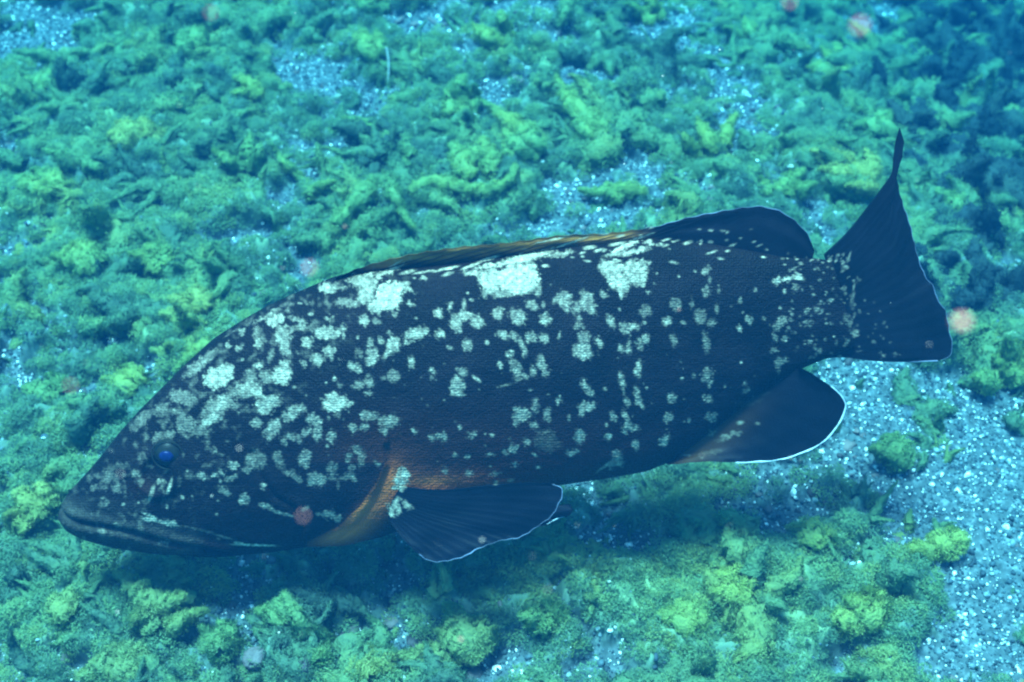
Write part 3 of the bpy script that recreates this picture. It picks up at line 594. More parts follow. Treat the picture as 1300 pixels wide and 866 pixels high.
def marks(px, py):
    wx = px + 2.3 * noise2(px / 9, py / 9, 71) + 2.8 * noise2(px / 4.2, py / 4.2, 72) + 1.2 * noise2(px / 2.2, py / 2.2, 75)
    wy = py + 2.3 * noise2(px / 9, py / 9, 73) + 2.8 * noise2(px / 4.2, py / 4.2, 74) + 1.2 * noise2(px / 2.2, py / 2.2, 76)
    n5, n2_ = noise2(px / 5.2, py / 5.2, 77), noise2(px / 2.5, py / 2.5, 78)
    m = np.zeros(px.shape)
    lx, ly = px + 0.22 * (wx - px), py + 0.22 * (wy - py)     # thin streaks keep their line
    order = np.argsort(px); xs = px[order]
    for (x, y, rx, ry, an, v) in SPOTS:
        R = max(rx, ry) * 1.5 + 9
        i0, i1 = np.searchsorted(xs, [x - R, x + R])
        k = order[i0:i1]; k = k[np.abs(py[k] - y) < R]
        thin = min(rx, ry) < 2.6
        dx, dy = (lx[k] - x, ly[k] - y) if thin else (wx[k] - x, wy[k] - y)
        u, w = dx * math.cos(an) + dy * math.sin(an), -dx * math.sin(an) + dy * math.cos(an)
        d = np.hypot(u / max(rx, 1.1), w / max(ry, 1.1))
        if not thin: d = d + (0.16 * n5[k] + 0.20 * n2_[k])
        soft = min(0.6, 2.2 / min(rx, ry))
        m[k] = np.maximum(m[k], min(v, 1.1) ** 1.3 * smooth(1.12 + soft * .5, 1.02 - soft, d))
    tex = 0.80 + 0.42 * noise2(px / 7, py / 7, 81) + 0.42 * noise2(px / 2.6, py / 2.6, 82)
    # cloudy pale mottling over the forehead and nape
    fh = np.exp(-(((px - 330) * .66 - (py - 450) * -.75) / 130) ** 2 - (((px - 330) * .75 * -1 - (py - 450) * .66) / 60) ** 2)
    mot = smooth(0.1, 0.9, noise2(px / 17, py / 17, 83) + 0.7 * noise2(px / 7, py / 7, 84)) * fh * 0.30
    return np.clip(np.maximum(m * tex, mot * tex), 0, 1.1)

def warmth(px, py):
    g = lambda x, y, rx, ry, an, v: v * np.exp(-((((px - x) * math.cos(an) + (py - y) * math.sin(an)) / rx) ** 2 + ((-(px - x) * math.sin(an) + (py - y) * math.cos(an)) / ry) ** 2))
    w = g(470, 650, 50, 17, -.85, .75) + g(428, 681, 28, 8, -.35, .9) + g(455, 648, 18, 7, -.8, .8) + g(495, 610, 12, 30, .2, .35) + g(572, 615, 62, 9, 0, .65) + g(548, 616, 20, 9, 0, .5)
    w = w + g(480, 575, 60, 40, 0, .04) + g(330, 640, 110, 40, 0.15, .025) + g(600, 560, 160, 50, 0, .015) + g(620, 604, 130, 14, 0, .10) + g(180, 618, 14, 13, 0, .22) + g(250, 690, 130, 14, 0, .07) + g(700, 580, 200, 40, 0, .02)
    edge = seg_dist(px, py, GILL)                        # the gill cover stays dark in front of its edge
    inside = (px - np.interp(py, [588, 612, 642, 668, 688], [489, 478, 458, 430, 390])) > 0
    return np.clip(np.where(inside | (py < 588), w, w * 0.12), 0, 1)

GILL = [(375, 691), (405, 682), (430, 668), (458, 642), (478, 612), (489, 588), (500, 560), (498, 535)]
MOUTH = [(76, 642), (92, 645), (115, 648), (150, 650), (182, 655), (225, 669), (262, 677), (297, 689)]
JAWBACK = [(225, 664), (262, 672), (300, 686), (318, 692)]
PREOP = [(335, 545), (345, 575), (360, 600), (384, 616), (396, 640), (380, 668)]

NA, NB, NF = 820, 330, 70
s = np.linspace(0, 1, NA); av = A_END * (0.55 * s + 0.45 * s ** 1.6)
av[0] = 0.02
top_b = np.interp(av, ta, tb); bot_b = np.interp(av, ba, bb)
def relax(v, k):
    for _ in range(k): v[2:-2] = (v[1:-3] + 2 * v[2:-2] + v[3:-1]) / 4
    return v
top_b = relax(top_b, 30); bot_b = relax(bot_b, 30)
wid = relax(np.interp(av, *np.array(WID).T), 120)
th_f = np.linspace(0, np.pi, NB); th_b = np.linspace(np.pi, 2 * np.pi, NF + 2)[1:-1]
th = np.r_[th_f, th_b]; NT = len(th)
mid, half = (top_b + bot_b) / 2, (top_b - bot_b) / 2
cs, sn = np.cos(th), np.sin(th)
Bc = mid[:, None] + half[:, None] * cs[None]
prof = np.sign(sn) * np.abs(sn) ** 0.9
# the deepest part of the flank lies a little above the middle; the belly is rounder than the back
off = wid[:, None] * prof[None] * (1 - 0.10 * (cs[None] > 0) * cs[None] ** 2)
PX = AX0[0] + av[:, None] * E1[0] + Bc * E2[0]
PY = AX0[1] + av[:, None] * E1[1] + Bc * E2[1]
# relief in the flank: gill cover step, mouth cleft, cheek, brow, scale-soft undulation
d_m = seg_dist(PX, PY, MOUTH); d_g = seg_dist(PX, PY, GILL); d_p = seg_dist(PX, PY, PREOP); d_j = seg_dist(PX, PY, JAWBACK)
rel = -8.0 * np.exp(-(d_m / 2.8) ** 2) + 4.5 * np.exp(-((d_m - 9) / 6) ** 2)
rel += -5.5 * np.exp(-(d_g / 3.2) ** 2)
behind = (PX - np.interp(PY, [535, 560, 588, 612, 642, 668, 691], [498, 500, 489, 478, 458, 430, 375]))
rel += -5.5 * smooth(0, 4, behind) * np.exp(-np.clip(behind, 0, 400) / 45) * smooth(500, 545, PY)
rel += -2.2 * np.exp(-(d_p / 3.0) ** 2) + 1.5 * np.exp(-((d_p - 8) / 6) ** 2) - 2.0 * np.exp(-(d_j / 2.0) ** 2)
de = np.hypot(PX - 213, PY - 578)
rel += 6.0 * np.exp(-((de - 24) / 8) ** 2) - 5.0 * np.exp(-(de / 16) ** 2)
rel += -3.5 * np.exp(-(((PX - 171) / 4) ** 2 + ((PY - 591) / 3) ** 2))
rel += 1.4 * fbm(PX / 40, PY / 40, 91, 3) + 0.35 * noise2(PX / 5, PY / 5, 95)
off = off + np.sign(sn)[None] * rel * np.abs(sn)[None] ** 0.6
V = on_fish(PX, PY, 0.0) + (off * MPP)[..., None] * F_N
VB = V.reshape(-1, 3)
qx, qy = project(VB); qx = qx.reshape(NA, NT); qy = qy.reshape(NA, NT)
# the far flank carries the same pattern mirrored
qx[:, NB:] = PX[:, NB:]; qy[:, NB:] = PY[:, NB:]
body_mark = marks(qx.ravel(), qy.ravel())
dd = np.hypot(qx - 213, qy - 578).ravel()
body_mark *= smooth(17, 21, dd)
nost = np.hypot((qx - 171) / 5, (qy - 591) / 3.5).ravel(); body_mark *= smooth(0.8, 1.4, nost)
# the lips and jaw are a paler blue grey, with a few smudges
jaw = smooth(26, 4, seg_dist(qx, qy, [(80, 652), (110, 668), (170, 678), (240, 690)])) * 0.085 + smooth(16, 2, seg_dist(qx, qy, [(82, 640), (120, 640), (180, 648)])) * 0.03
body_mark = np.maximum(body_mark, (jaw * (0.8 + 0.6 * noise2(qx / 14, qy / 14, 97))).ravel())
body_warm = warmth(qx.ravel(), qy.ravel())
skin_co = np.stack([qx.ravel() / 100, qy.ravel() / 100, (np.arange(NT)[None] >= NB).repeat(NA, 0).ravel() * 3.0], 1)
faces = grid_faces(NA, NT, True)
tris = [list(map(int, f)) for f in ()]
capv = V[-1].mean(0); VB = np.r_[VB, [capv]]
ci_ = len(VB) - 1; last = (NA - 1) * NT
cap = np.array([[last + j, ci_, ci_, last + (j + 1) % NT] for j in range(NT)])
fish = bpy.data.objects.new('grouper', None); col.objects.link(fish)
fish.location = FISH_C; fish.empty_display_size = 0.1
tag(fish, 'large dark grouper with pale blotches swimming to the left just above the seabed', 'fish')
bpy.context.view_layer.update()
F0 = FISH_C
def fpart(name, verts, faces, mat, parent=None, **kw):
    o = mesh_obj(name, np.asarray(verts) - F0, faces, mat, parent or fish, **kw)
    return o
ext = lambda v, x: np.r_[v, [x]]
body = fpart('body', VB, faces, M_SKIN, attrs={'mark': ext(body_mark, 0), 'warm': ext(body_warm, 0), 'skin_co': np.r_[skin_co, [[0, 0, 0]]]})

def surf_at(x, y):
    d = (qx[:, :NB] - x) ** 2 + (qy[:, :NB] - y) ** 2
    i, j = np.unravel_index(np.argmin(d), d.shape); return V[i, j]

# ---- fins: Coons patches between base line, margin and the two outer rays
def tube(name, pts, rad, mat, parent, m=6):
    pts = np.asarray(pts); n = len(pts); rad = np.broadcast_to(rad, n)
    T = np.gradient(pts, axis=0); T /= np.linalg.norm(T, axis=1)[:, None] + 1e-12
    A = np.cross(T, F_N); A /= np.linalg.norm(A, axis=1)[:, None] + 1e-12; B = np.cross(T, A)
    an = np.linspace(0, 2 * np.pi, m, endpoint=False)
    v = pts[:, None] + rad[:, None, None] * (np.cos(an)[None, :, None] * A[:, None] + np.sin(an)[None, :, None] * B[:, None])
    return fpart(name, v.reshape(-1, 3), grid_faces(n, m, True), mat, parent)

def fin(name, base, margin, d0=None, d1=None, nu=160, nv=50, offset=lambda u, v: 0 * u, thick=0.0016, rays=22, ripple=0.00018, warm=None, mk=1.0, scallop=0.0):
    u = np.linspace(0, 1, nu); v = np.linspace(0, 1, nv)
    c0, c1 = interp_curve(base, nu), interp_curve(margin, nu)
    if scallop:
        t = np.gradient(c1, axis=0); nrm = np.stack([-t[:, 1], t[:, 0]], 1); nrm /= np.linalg.norm(nrm, axis=1)[:, None] + 1e-9
        c1 = c1 + nrm * (scallop * (np.abs(np.sin(u * rays * np.pi)) - 0.5))[:, None] * smooth(0, .06, u)[:, None] * smooth(1, .94, u)[:, None]
    e0 = interp_curve(d0, nv) if d0 else c0[0] + (c1[0] - c0[0]) * v[:, None]
    e1 = interp_curve(d1, nv) if d1 else c0[-1] + (c1[-1] - c0[-1]) * v[:, None]
    e0 = e0 + (c0[0] - e0[0]) * (1 - v)[:, None] + (c1[0] - e0[-1]) * v[:, None]
    e1 = e1 + (c0[-1] - e1[0]) * (1 - v)[:, None] + (c1[-1] - e1[-1]) * v[:, None]
    U, W = u[:, None, None], v[None, :, None]
    P = (1 - W) * c0[:, None] + W * c1[:, None] + (1 - U) * e0[None] + U * e1[None] \
        - ((1 - U) * (1 - W) * c0[0] + U * (1 - W) * c0[-1] + (1 - U) * W * c1[0] + U * W * c1[-1])
    Uu, Vv = np.meshgrid(u, v, indexing='ij')
    o = offset(Uu, Vv) + ripple * np.sin(Uu * rays * 2 * np.pi) * (0.3 + 0.7 * Vv) + 0.003 * fbm(Uu * 3, Vv * 2, 131, 2) * Vv
    th_ = thick * (1 - 0.75 * Vv)
    X = on_fish(P[..., 0], P[..., 1], o)
    f_, b_ = X + (th_ / 2)[..., None] * F_N, X - (th_ / 2)[..., None] * F_N
    n1 = nu * nv
    q = grid_faces(nu, nv); qb = grid_faces(nu, nv)[:, ::-1] + n1
    rim = [(i, 0) for i in range(nu)] + [(nu - 1, j) for j in range(1, nv)] + [(i, nv - 1) for i in range(nu - 2, -1, -1)] + [(0, j) for j in range(nv - 2, 0, -1)]
    r_ = np.array([i * nv + j for i, j in rim]); r2 = np.roll(r_, -1)
    qr = np.stack([r_, r2, r2 + n1, r_ + n1], 1)
    px = np.tile(P[..., 0].ravel(), 2); py = np.tile(P[..., 1].ravel(), 2)
    m_ = np.clip(marks(px, py) * mk, 0, 1)
    w_ = np.zeros(len(px)) if warm is None else np.clip(warm(px, py), 0, 1)
    ob = fpart(name, np.r_[f_.reshape(-1, 3), b_.reshape(-1, 3)], np.r_[q, qb, qr], M_FIN, attrs={'mark': m_, 'warm': w_, 'skin_co': np.stack([px / 100, py / 100, 0 * px], 1)})
    return ob, X

def edge(parent, X, u0, u1, rad, mat, n=110, seed=1):
    nu = X.shape[0]; line = X[int(u0 * (nu - 1)):int(u1 * (nu - 1)) + 1, -1]
    line = interp_curve(line[::3], n)
    r = np.random.default_rng(seed)
    k = np.interp(np.linspace(0, 1, n), np.linspace(0, 1, 14), r.uniform(0.15, 1.25, 14)) * np.sin(np.linspace(0.15, np.pi - 0.15, n)) ** 0.4
    return tube('fin_margin', line + F_N * 0.0004, rad * k, mat, parent)

dors_w = lambda px, py: 0.8 * np.exp(-((py - np.interp(px, [460, 520, 600, 712, 800], [340, 327, 318, 305, 298])) / 8) ** 2) * smooth(450, 500, px) * smooth(840, 760, px) * (0.35 + 0.5 * noise2(px / 30, py / 9, 5) + .35)
dorsal, DX = fin('dorsal_fin', [(424, 355), (470, 350), (517, 346), (588, 340), (671, 328), (733, 320), (829, 312), (900, 320), (960, 331), (1028, 340)],
      [(428, 352), (463, 338), (517, 324), (580, 314), (646, 308), (712, 299), (771, 296), (829, 288), (870, 277), (905, 270), (940, 264), (965, 262), (990, 268), (1010, 281), (1025, 297), (1034, 318)],
      nu=330, nv=46, rays=27, warm=dors_w, scallop=1.5, offset=lambda u, v: 0.010 * (1 - smooth(0.35, 0.6, u)) * v, thick=0.003)
edge(dorsal, DX, 0.62, 0.985, 0.00045, M_EDGE_DIM, seed=2)
for k in range(11):                                    # the eleven spines lie folded back along the spiny half
    u0 = 0.03 + 0.052 * k; nu = DX.shape[0]
    i0 = int(u0 * nu); pts = np.array([DX[min(nu - 1, i0 + int(j * 5)), min(45, 3 + j * 3)] for j in range(14)]) + F_N * 0.0016
    tube('spine', interp_curve(pts, 14), np.linspace(0.0006, 0.0002, 14), M_FIN, dorsal)
tail, TX = fin('tail_fin', [(1046, 324), (1058, 360), (1058, 400), (1046, 455)],
      [(1142, 162), (1147, 178), (1146, 195), (1140, 215), (1139, 228), (1145, 255), (1155, 285), (1161, 310), (1168, 335), (1176, 353), (1185, 364), (1190, 380), (1200, 395), (1205, 420), (1209, 440), (1204, 453), (1190, 458)],
      d0=[(1046, 324), (1075, 296), (1100, 265), (1120, 238), (1132, 220), (1134, 203), (1137, 180), (1142, 162)], d1=[(1046, 455), (1070, 453), (1110, 458), (1150, 459), (1190, 458)],
      nu=240, nv=80, rays=17, scallop=1.2, ripple=0.0002, offset=lambda u, v: -0.006 + 0.02 * v * (u - 0.4) - 0.014 * v * v, thick=0.004)
edge(tail, TX, 0.25, 0.999, 0.0005, M_EDGE_DIM, seed=3)
brim = interp_curve(TX[-1, 30:], 50); tube('fin_margin', brim + F_N * .0004, 0.0007 * np.linspace(.4, 1, 50), M_EDGE_DIM, tail)
anal_w = lambda px, py: 0.15 * np.exp(-(((px - 885) * .83 + (py - 562) * -.55) / 70) ** 2 - (((px - 885) * .55 + (py - 562) * .83) / 22) ** 2)
anal, AXX = fin('anal_fin', [(842, 586), (880, 561), (920, 531), (962, 496), (1012, 464)],
      [(848, 590), (895, 586), (940, 587), (985, 584), (1012, 577), (1042, 563), (1062, 542), (1073, 519), (1071, 508), (1062, 496), (1048, 486), (1030, 474), (1014, 466)],
      nu=200, nv=50, rays=12, warm=anal_w, offset=lambda u, v: 0.004 + 0.012 * v, scallop=0.5)
edge(anal, AXX, 0.26, 0.86, 0.0010, M_EDGE, seed=4)
pect_off = 0.058
pect, PXX = fin('pectoral_fin', [(508, 618), (500, 632), (494, 648), (493, 658)],
      [(697, 613), (712, 619), (714, 628), (708, 642), (701, 654), (684, 667), (660, 682), (636, 686), (606, 697), (590, 706), (566, 712), (546, 712), (527, 700)],
      d0=[(508, 618), (560, 622), (620, 616), (660, 613), (697, 613)], d1=[(493, 658), (500, 668), (510, 682), (527, 700)],
      nu=170, nv=80, rays=16, scallop=1.2, offset=lambda u, v: pect_off + 0.02 * v, thick=0.0022, mk=1.0)
edge(pect, PXX, 0.02, 0.99, 0.0006, M_EDGE_DIM, seed=5)
pel, PLX = fin('pelvic_fin', [(560, 652), (555, 668), (545, 680)], [(724, 640), (727, 647), (722, 655), (708, 658), (690, 668)],
      nu=60, nv=40, rays=6, offset=lambda u, v: 0.03 + 0.0 * u, thick=0.002)
edge(pel, PLX, 0.45, 0.9, 0.0006, M_EDGE, 40, seed=6)
# far-side pectoral fin, hidden behind the body from here
pf = pect.copy(); pf.data = pect.data.copy(); col.objects.link(pf); pf.parent = fish
co = np.empty(len(pf.data.vertices) * 3, np.float32); pf.data.vertices.foreach_get('co', co); co = co.reshape(-1, 3)
co = co - 2 * (co @ F_N)[:, None] * F_N; pf.data.vertices.foreach_set('co', co.astype(np.float32).ravel()); pf.data.flip_normals()

# ---- eyes
def ball(name, c, r, mat, parent, squash=0.75, seg=28):
    bm = bmesh.new(); bmesh.ops.create_uvsphere(bm, u_segments=seg, v_segments=seg // 2, radius=1)
    V_ = np.array([v.co[:] for v in bm.verts]); F_ = [[v.index for v in f.verts] for f in bm.faces]; bm.free()
    M = np.stack([RIGHT, F_UP, F_N], 0)
    W_ = (V_ * np.array([r[0], r[1], r[0] * squash])) @ M + c
    return fpart(name, W_, F_, mat, parent)
ec = surf_at(213, 578)
rr = 19 * MPP
eye = ball('eye', ec - F_N * 0.006, (rr, rr), M_IRIS, fish, 0.72)
ball('pupil', ec + F_N * 0.0038 - RIGHT * 0.0004 , (0.0070, 0.0055), M_PUPIL, eye, 0.35)
ring = [ec + F_N * 0.0005 + (math.cos(t) * RIGHT + math.sin(t) * F_UP) * rr * 1.02 for t in np.linspace(0, 2 * np.pi, 60)]
tube('eyelid', ring, 0.0007, M_LID, eye)
ec2 = ec - 2 * ((ec - F0) @ F_N) * F_N
eye2 = ball('eye', ec2 + F_N * 0.006, (rr, rr), M_IRIS, fish, 0.72)
ball('pupil', ec2 - F_N * 0.0038, (0.0070, 0.0055), M_PUPIL, eye2, 0.35)

# ------------------------------------------------------------------ single tufts one can point to
def strand(pts, rads, seed, mat, label, lift=0.02, nfib=2000, name='algae_tuft', flen=(0.002, 0.0055)):
    """pts: list of lobes, each a list of photograph points from holdfast to tip; lobes rise off the bottom"""
    r = np.random.default_rng(seed); parts = []
    root = px_ground(np.array([pts[0][0][0]], float), np.array([pts[0][0][1]], float))[0]
    for lobe, rd in zip(pts, rads):
        k = np.array(lobe, float); n = max(5, len(k) + 2)
        k = interp_curve(k, n) if len(k) > 2 else k[0] + (k[1] - k[0]) * np.linspace(0, 1, n)[:, None]
        up = lift * (0.35 + 0.65 * np.linspace(0, 1, n)) if np.isscalar(lift) else lift
        d = px_ray(k[:, 0], k[:, 1]); g = px_ground(k[:, 0], k[:, 1])
        t = ((g[:, 2] + up) - CAM[2]) / d[:, 2]
        P = CAM + d * t[:, None]
        R = rd * MPP * 1.5 * np.interp(np.linspace(0, 1, n), [0, .3, .7, 1], [.9, 1.1, .85, .4]) * r.uniform(.9, 1.1, n)
        Ln = np.linalg.norm(np.diff(P, axis=0), axis=1).sum()
        parts.append(fuzzy_lobe(P, R, int(nfib * (0.5 + Ln / 0.05) * (0.5 + rd / 16)), r, flen))
    v, f, nr = join(parts)
    o = mesh_obj(name, v - root, f, mat, normals=nr); o.location = root
    tag(o, label, 'seaweed', 'algae tufts on the seabed')
    return o

G, Y_ = M_ALGAE_G, M_ALGAE_Y
TUFTS = [
 ([[(590, 152), (578, 125), (590, 96)], [(570, 150), (572, 130), (566, 115)], [(600, 145), (603, 125), (602, 108)]], [17, 10, 10], G, 'upright rounded bright green algae tuft above the middle of the fish back', .03),
 ([[(772, 172), (745, 150), (722, 128), (706, 96)], [(755, 175), (738, 160), (728, 140)], [(785, 165), (770, 150), (755, 145)]], [14, 12, 10], G, 'pointed algae tuft tapering up to a thin tip above the dorsal fin', .03),
 ([[(690, 190), (660, 165), (635, 145), (612, 128)], [(680, 205), (655, 185), (640, 165)]], [13, 12], G, 'long diagonal algae streamer between the rounded tuft and the pointed tuft', .03),
 ([[(600, 225), (585, 205), (575, 180)], [(625, 222), (618, 195), (612, 175)], [(645, 215), (650, 195), (640, 180)], [(580, 220), (600, 200), (625, 195)]], [15, 16, 13, 15], G, 'broad cushion of bright algae just above the curled strand', .025),
 ([[(525, 200), (495, 175), (465, 158), (436, 150)], [(515, 215), (490, 195), (475, 180)]], [14, 14], G, 'sloping algae tuft with a thin tip pointing left, beside a dark hollow', .025),
 ([[(322, 218), (316, 195), (318, 170)], [(310, 215), (290, 205), (270, 190)], [(330, 215), (328, 200), (330, 185)]], [11, 8, 8], G, 'small two pronged algae tuft shaped like an open fan', .03),
 ([[(395, 245), (378, 222), (360, 205), (346, 184)], [(392, 250), (405, 238), (425, 230)]], [6, 7], G, 'thin curved algae wisp reaching up and to the left', .03),
 ([[(425, 285), (455, 255), (478, 232), (498, 235), (505, 262), (525, 288)]], [12], G, 'arched algae strand bent over like a hoop above the fish nape', .03),
 ([[(520, 245), (545, 232), (570, 235), (595, 240), (625, 240), (650, 225), (655, 205)]], [9], G, 'long curled worm like algae strand winding below the broad cushion', .025),
 ([[(255, 70), (248, 50), (262, 32)], [(240, 68), (232, 52), (236, 40)]], [15, 12], G, 'rounded algae tuft near the top edge above the small fan', .025),
 ([[(330, 125), (315, 105), (298, 98)], [(335, 120), (318, 118), (295, 118)]], [10, 9], G, 'stubby horizontal algae lobe beside bare gravel at upper left', .02),
 ([[(185, 180), (165, 165), (148, 155)], [(205, 185), (190, 170), (180, 150)], [(160, 185), (150, 172), (138, 170)]], [14, 14, 12], Y_, 'yellowish algae cushion in the thick mat at upper left', .02),
 ([[(120, 220), (90, 200), (55, 190)], [(130, 215), (105, 205), (80, 190)]], [9, 8], G, 'flattened algae streamer lying toward the left edge at upper left', .02),
 ([[(70, 250), (45, 240), (20, 225)], [(80, 240), (60, 225), (40, 215)]], [14, 12], G, 'bright algae cushion at the left edge below the flattened streamer', .02),
 ([[(1105, 235), (1085, 215), (1060, 200), (1030, 190)], [(1100, 230), (1108, 210), (1098, 190)], [(1080, 225), (1060, 218), (1040, 215)], [(1110, 240), (1095, 238), (1075, 235)]], [13, 12, 11, 8], Y_, 'yellow green branching algae just left of the tail tip', .03),
 ([[(1135, 175), (1122, 155), (1125, 130)], [(1150, 165), (1145, 145), (1150, 130)], [(1120, 170), (1100, 160), (1085, 160)]], [13, 11, 11], G, 'bunched algae tuft directly above the tail tip', .03),
 ([[(1075, 100), (1060, 80), (1042, 60)], [(1080, 95), (1068, 75), (1060, 55)], [(1055, 100), (1040, 90), (1025, 85)]], [13, 11, 11], G, 'green algae clump beside the pinkish speck near the top edge', .025),
 ([[(905, 195), (895, 170), (885, 150)], [(920, 185), (925, 160), (935, 145)], [(885, 200), (875, 185), (868, 170)]], [10, 9, 9], G, 'dull olive feathery algae tuft above the soft dorsal fin', .03),
 ([[(205, 800), (195, 770), (170, 745), (148, 726)], [(200, 785), (215, 765), (235, 755)], [(195, 800), (180, 785), (168, 790)], [(215, 800), (235, 785), (262, 775)]], [13, 11, 12, 8], Y_, 'yellow antler shaped algae below the fish head', .035),
 ([[(475, 862), (462, 842), (455, 822)], [(490, 860), (480, 838), (470, 820)], [(455, 862), (450, 845), (448, 835)]], [15, 14, 10], Y_, 'plump yellow algae cone at the bottom edge', .03),
 ([[(405, 840), (395, 815), (378, 785), (360, 752)], [(410, 835), (415, 815), (400, 795)]], [9, 8], G, 'slim algae streamer rising to the left between stones at the bottom', .03),
 ([[(280, 830), (268, 810), (255, 795)], [(285, 822), (290, 805), (278, 790)]], [14, 13], G, 'pale rounded algae ball beside a white stone at the bottom', .025),
 ([[(180, 860), (150, 848), (118, 842)], [(190, 850), (165, 835), (135, 822)], [(150, 862), (125, 856), (100, 858)]], [16, 15, 12], Y_, 'wide yellow algae mat at the lower left edge', .02),
 ([[(90, 785), (75, 772), (68, 755)], [(95, 775), (88, 762), (85, 750)]], [11, 10], Y_, 'yellow algae knob below the snout', .025),
 ([[(610, 830), (590, 800), (566, 768)], [(605, 835), (580, 815), (555, 800)], [(615, 825), (612, 800), (600, 785)]], [14, 13, 12], Y_, 'peaked yellow algae tuft below the pectoral fin at the bottom', .03),
 ([[(560, 848), (530, 838), (505, 830)], [(575, 845), (550, 830), (530, 822)]], [13, 12], Y_, 'yellow brown algae cushion in front of the peaked tuft', .02),
 ([[(1296, 480), (1275, 465), (1262, 452)], [(1300, 470), (1285, 450), (1280, 430)], [(1260, 490), (1245, 480), (1235, 478)]], [16, 15, 11], G, 'bright green algae lump lying on bare gravel at the right edge', .03),
 ([[(1205, 705), (1195, 690), (1180, 680)], [(1215, 700), (1212, 682), (1205, 670)], [(1180, 705), (1165, 698), (1150, 700)]], [13, 12, 11], G, 'green algae bush beside the gravel at lower right', .025),
 ([[(1105, 790), (1090, 770), (1075, 760)], [(1115, 785), (1110, 765), (1100, 750)], [(1085, 795), (1070, 785), (1060, 780)]], [15, 14, 13], G, 'round algae clump at the lower right amid patchy gravel', .025),
 ([[(1040, 690), (1020, 675), (1000, 670)], [(1050, 685), (1040, 668), (1030, 660)]], [12, 11], G, 'green algae clump below the anal fin', .025),
 ([[(1150, 590), (1130, 575), (1105, 570)], [(1155, 580), (1140, 562), (1120, 556)]], [12, 10], G, 'dim algae clump at the gravel border right of the anal fin', .03),
 ([[(55, 660), (40, 640), (20, 625)], [(65, 650), (58, 630), (50, 615)], [(40, 670), (25, 660), (8, 655)]], [14, 13, 12], Y_, 'yellow green algae cushion left of the snout', .02),
 ([[(960, 750), (935, 735), (910, 728)], [(950, 760), (925, 752), (905, 750)]], [13, 12], G, 'spreading algae clump below the anal fin in the thick lower mat', .02),
 ([[(880, 800), (860, 785), (835, 780)], [(890, 790), (875, 775), (860, 765)]], [13, 12], G, 'soft algae clump in the lower mat left of the round clump', .02),
 ([[(250, 400), (235, 385), (215, 378)], [(262, 395), (252, 378), (240, 368)], [(240, 410), (222, 400), (205, 398)]], [13, 13, 11], Y_, 'pale yellow algae cushion above the fish forehead', .02),
 ([[(290, 450), (262, 440), (240, 455), (222, 470)]], [10], G, 'smooth algae ridge running along the fish forehead', .015),
 ([[(120, 345), (95, 330), (65, 325)], [(130, 335), (110, 318), (90, 310)]], [14, 12], G, 'bright algae cushion at left, level with the fish nape', .02),
 ([[(210, 345), (190, 330), (165, 322)], [(215, 335), (200, 320), (185, 312)]], [13, 12], G, 'olive algae cushion between two gravel gaps at left', .02),
 ([[(475, 75), (462, 55), (455, 35)], [(485, 70), (480, 52), (478, 38)]], [13, 11], G, 'mid green algae tuft at the top left of the pinkish nub', .025),
 ([[(480, 20), (465, 8), (455, -8)], [(490, 15), (485, 2), (480, -10)]], [12, 10], G, 'algae tuft cut by the top edge left of centre', .025),
 ([[(830, 30), (810, 18), (795, 5)], [(840, 25), (830, 10), (825, -5)]], [12, 11], G, 'algae tuft cut by the top edge right of centre', .025),
 ([[(640, 60), (615, 45), (600, 30)], [(650, 50), (640, 30), (635, 15)]], [11, 10], G, 'dull green algae tuft at the top centre', .025),
 ([[(820, 245), (790, 240), (760, 245), (735, 240)], [(790, 255), (775, 245), (770, 232)]], [9, 9], G, 'low algae ridge just above the spiny dorsal fin', .02),
 ([[(950, 60), (935, 45), (920, 35)], [(960, 50), (950, 35), (945, 22)]], [11, 10], G, 'small algae tuft at the top left of the pinkish speck', .025),
 ([[(985, 245), (1005, 230), (1020, 215)], [(1000, 250), (1020, 240), (1035, 232)], [(975, 250), (970, 235), (965, 225)]], [11, 11, 9], G, 'lumpy algae clump above the end of the dorsal fin', .025),
 ([[(1225, 270), (1205, 255), (1190, 240)], [(1235, 260), (1225, 245), (1215, 235)]], [14, 13], G, 'dim algae tuft deeper down at the right of the tail tip', .03),
 ([[(1270, 140), (1258, 125), (1255, 110)], [(1280, 135), (1275, 120), (1270, 108)]], [11, 10], G, 'hazy algae tuft on the dark slope at upper right', .03),
 ([[(60, 120), (45, 105), (30, 100)], [(70, 112), (60, 98), (52, 88)]], [13, 12], G, 'green algae cushion below the gravel at the top left corner', .02),
 ([[(360, 790), (345, 778), (325, 775)], [(370, 782), (360, 770), (350, 762)]], [10, 9], G, 'pale algae tuft beside the slim streamer', .02),
 ([[(700, 800), (680, 785), (660, 780)], [(712, 792), (700, 775), (690, 765)]], [12, 11], G, 'shaded algae clump below the pelvic fin', .02),
 ([[(170, 500), (150, 485), (130, 480)], [(178, 490), (168, 475), (158, 465)]], [12, 11], G, 'algae cushion in front of the fish brow', .02),
 ([[(70, 510), (50, 498), (30, 492)], [(80, 500), (70, 485), (60, 475)]], [13, 12], G, 'algae cushion near the left edge level with the fish eye', .02),
]
for k, (p, rd, mt, lb, lf) in enumerate(TUFTS):
    strand(p, rd, 900 + k, mt, lb, lift=lf)

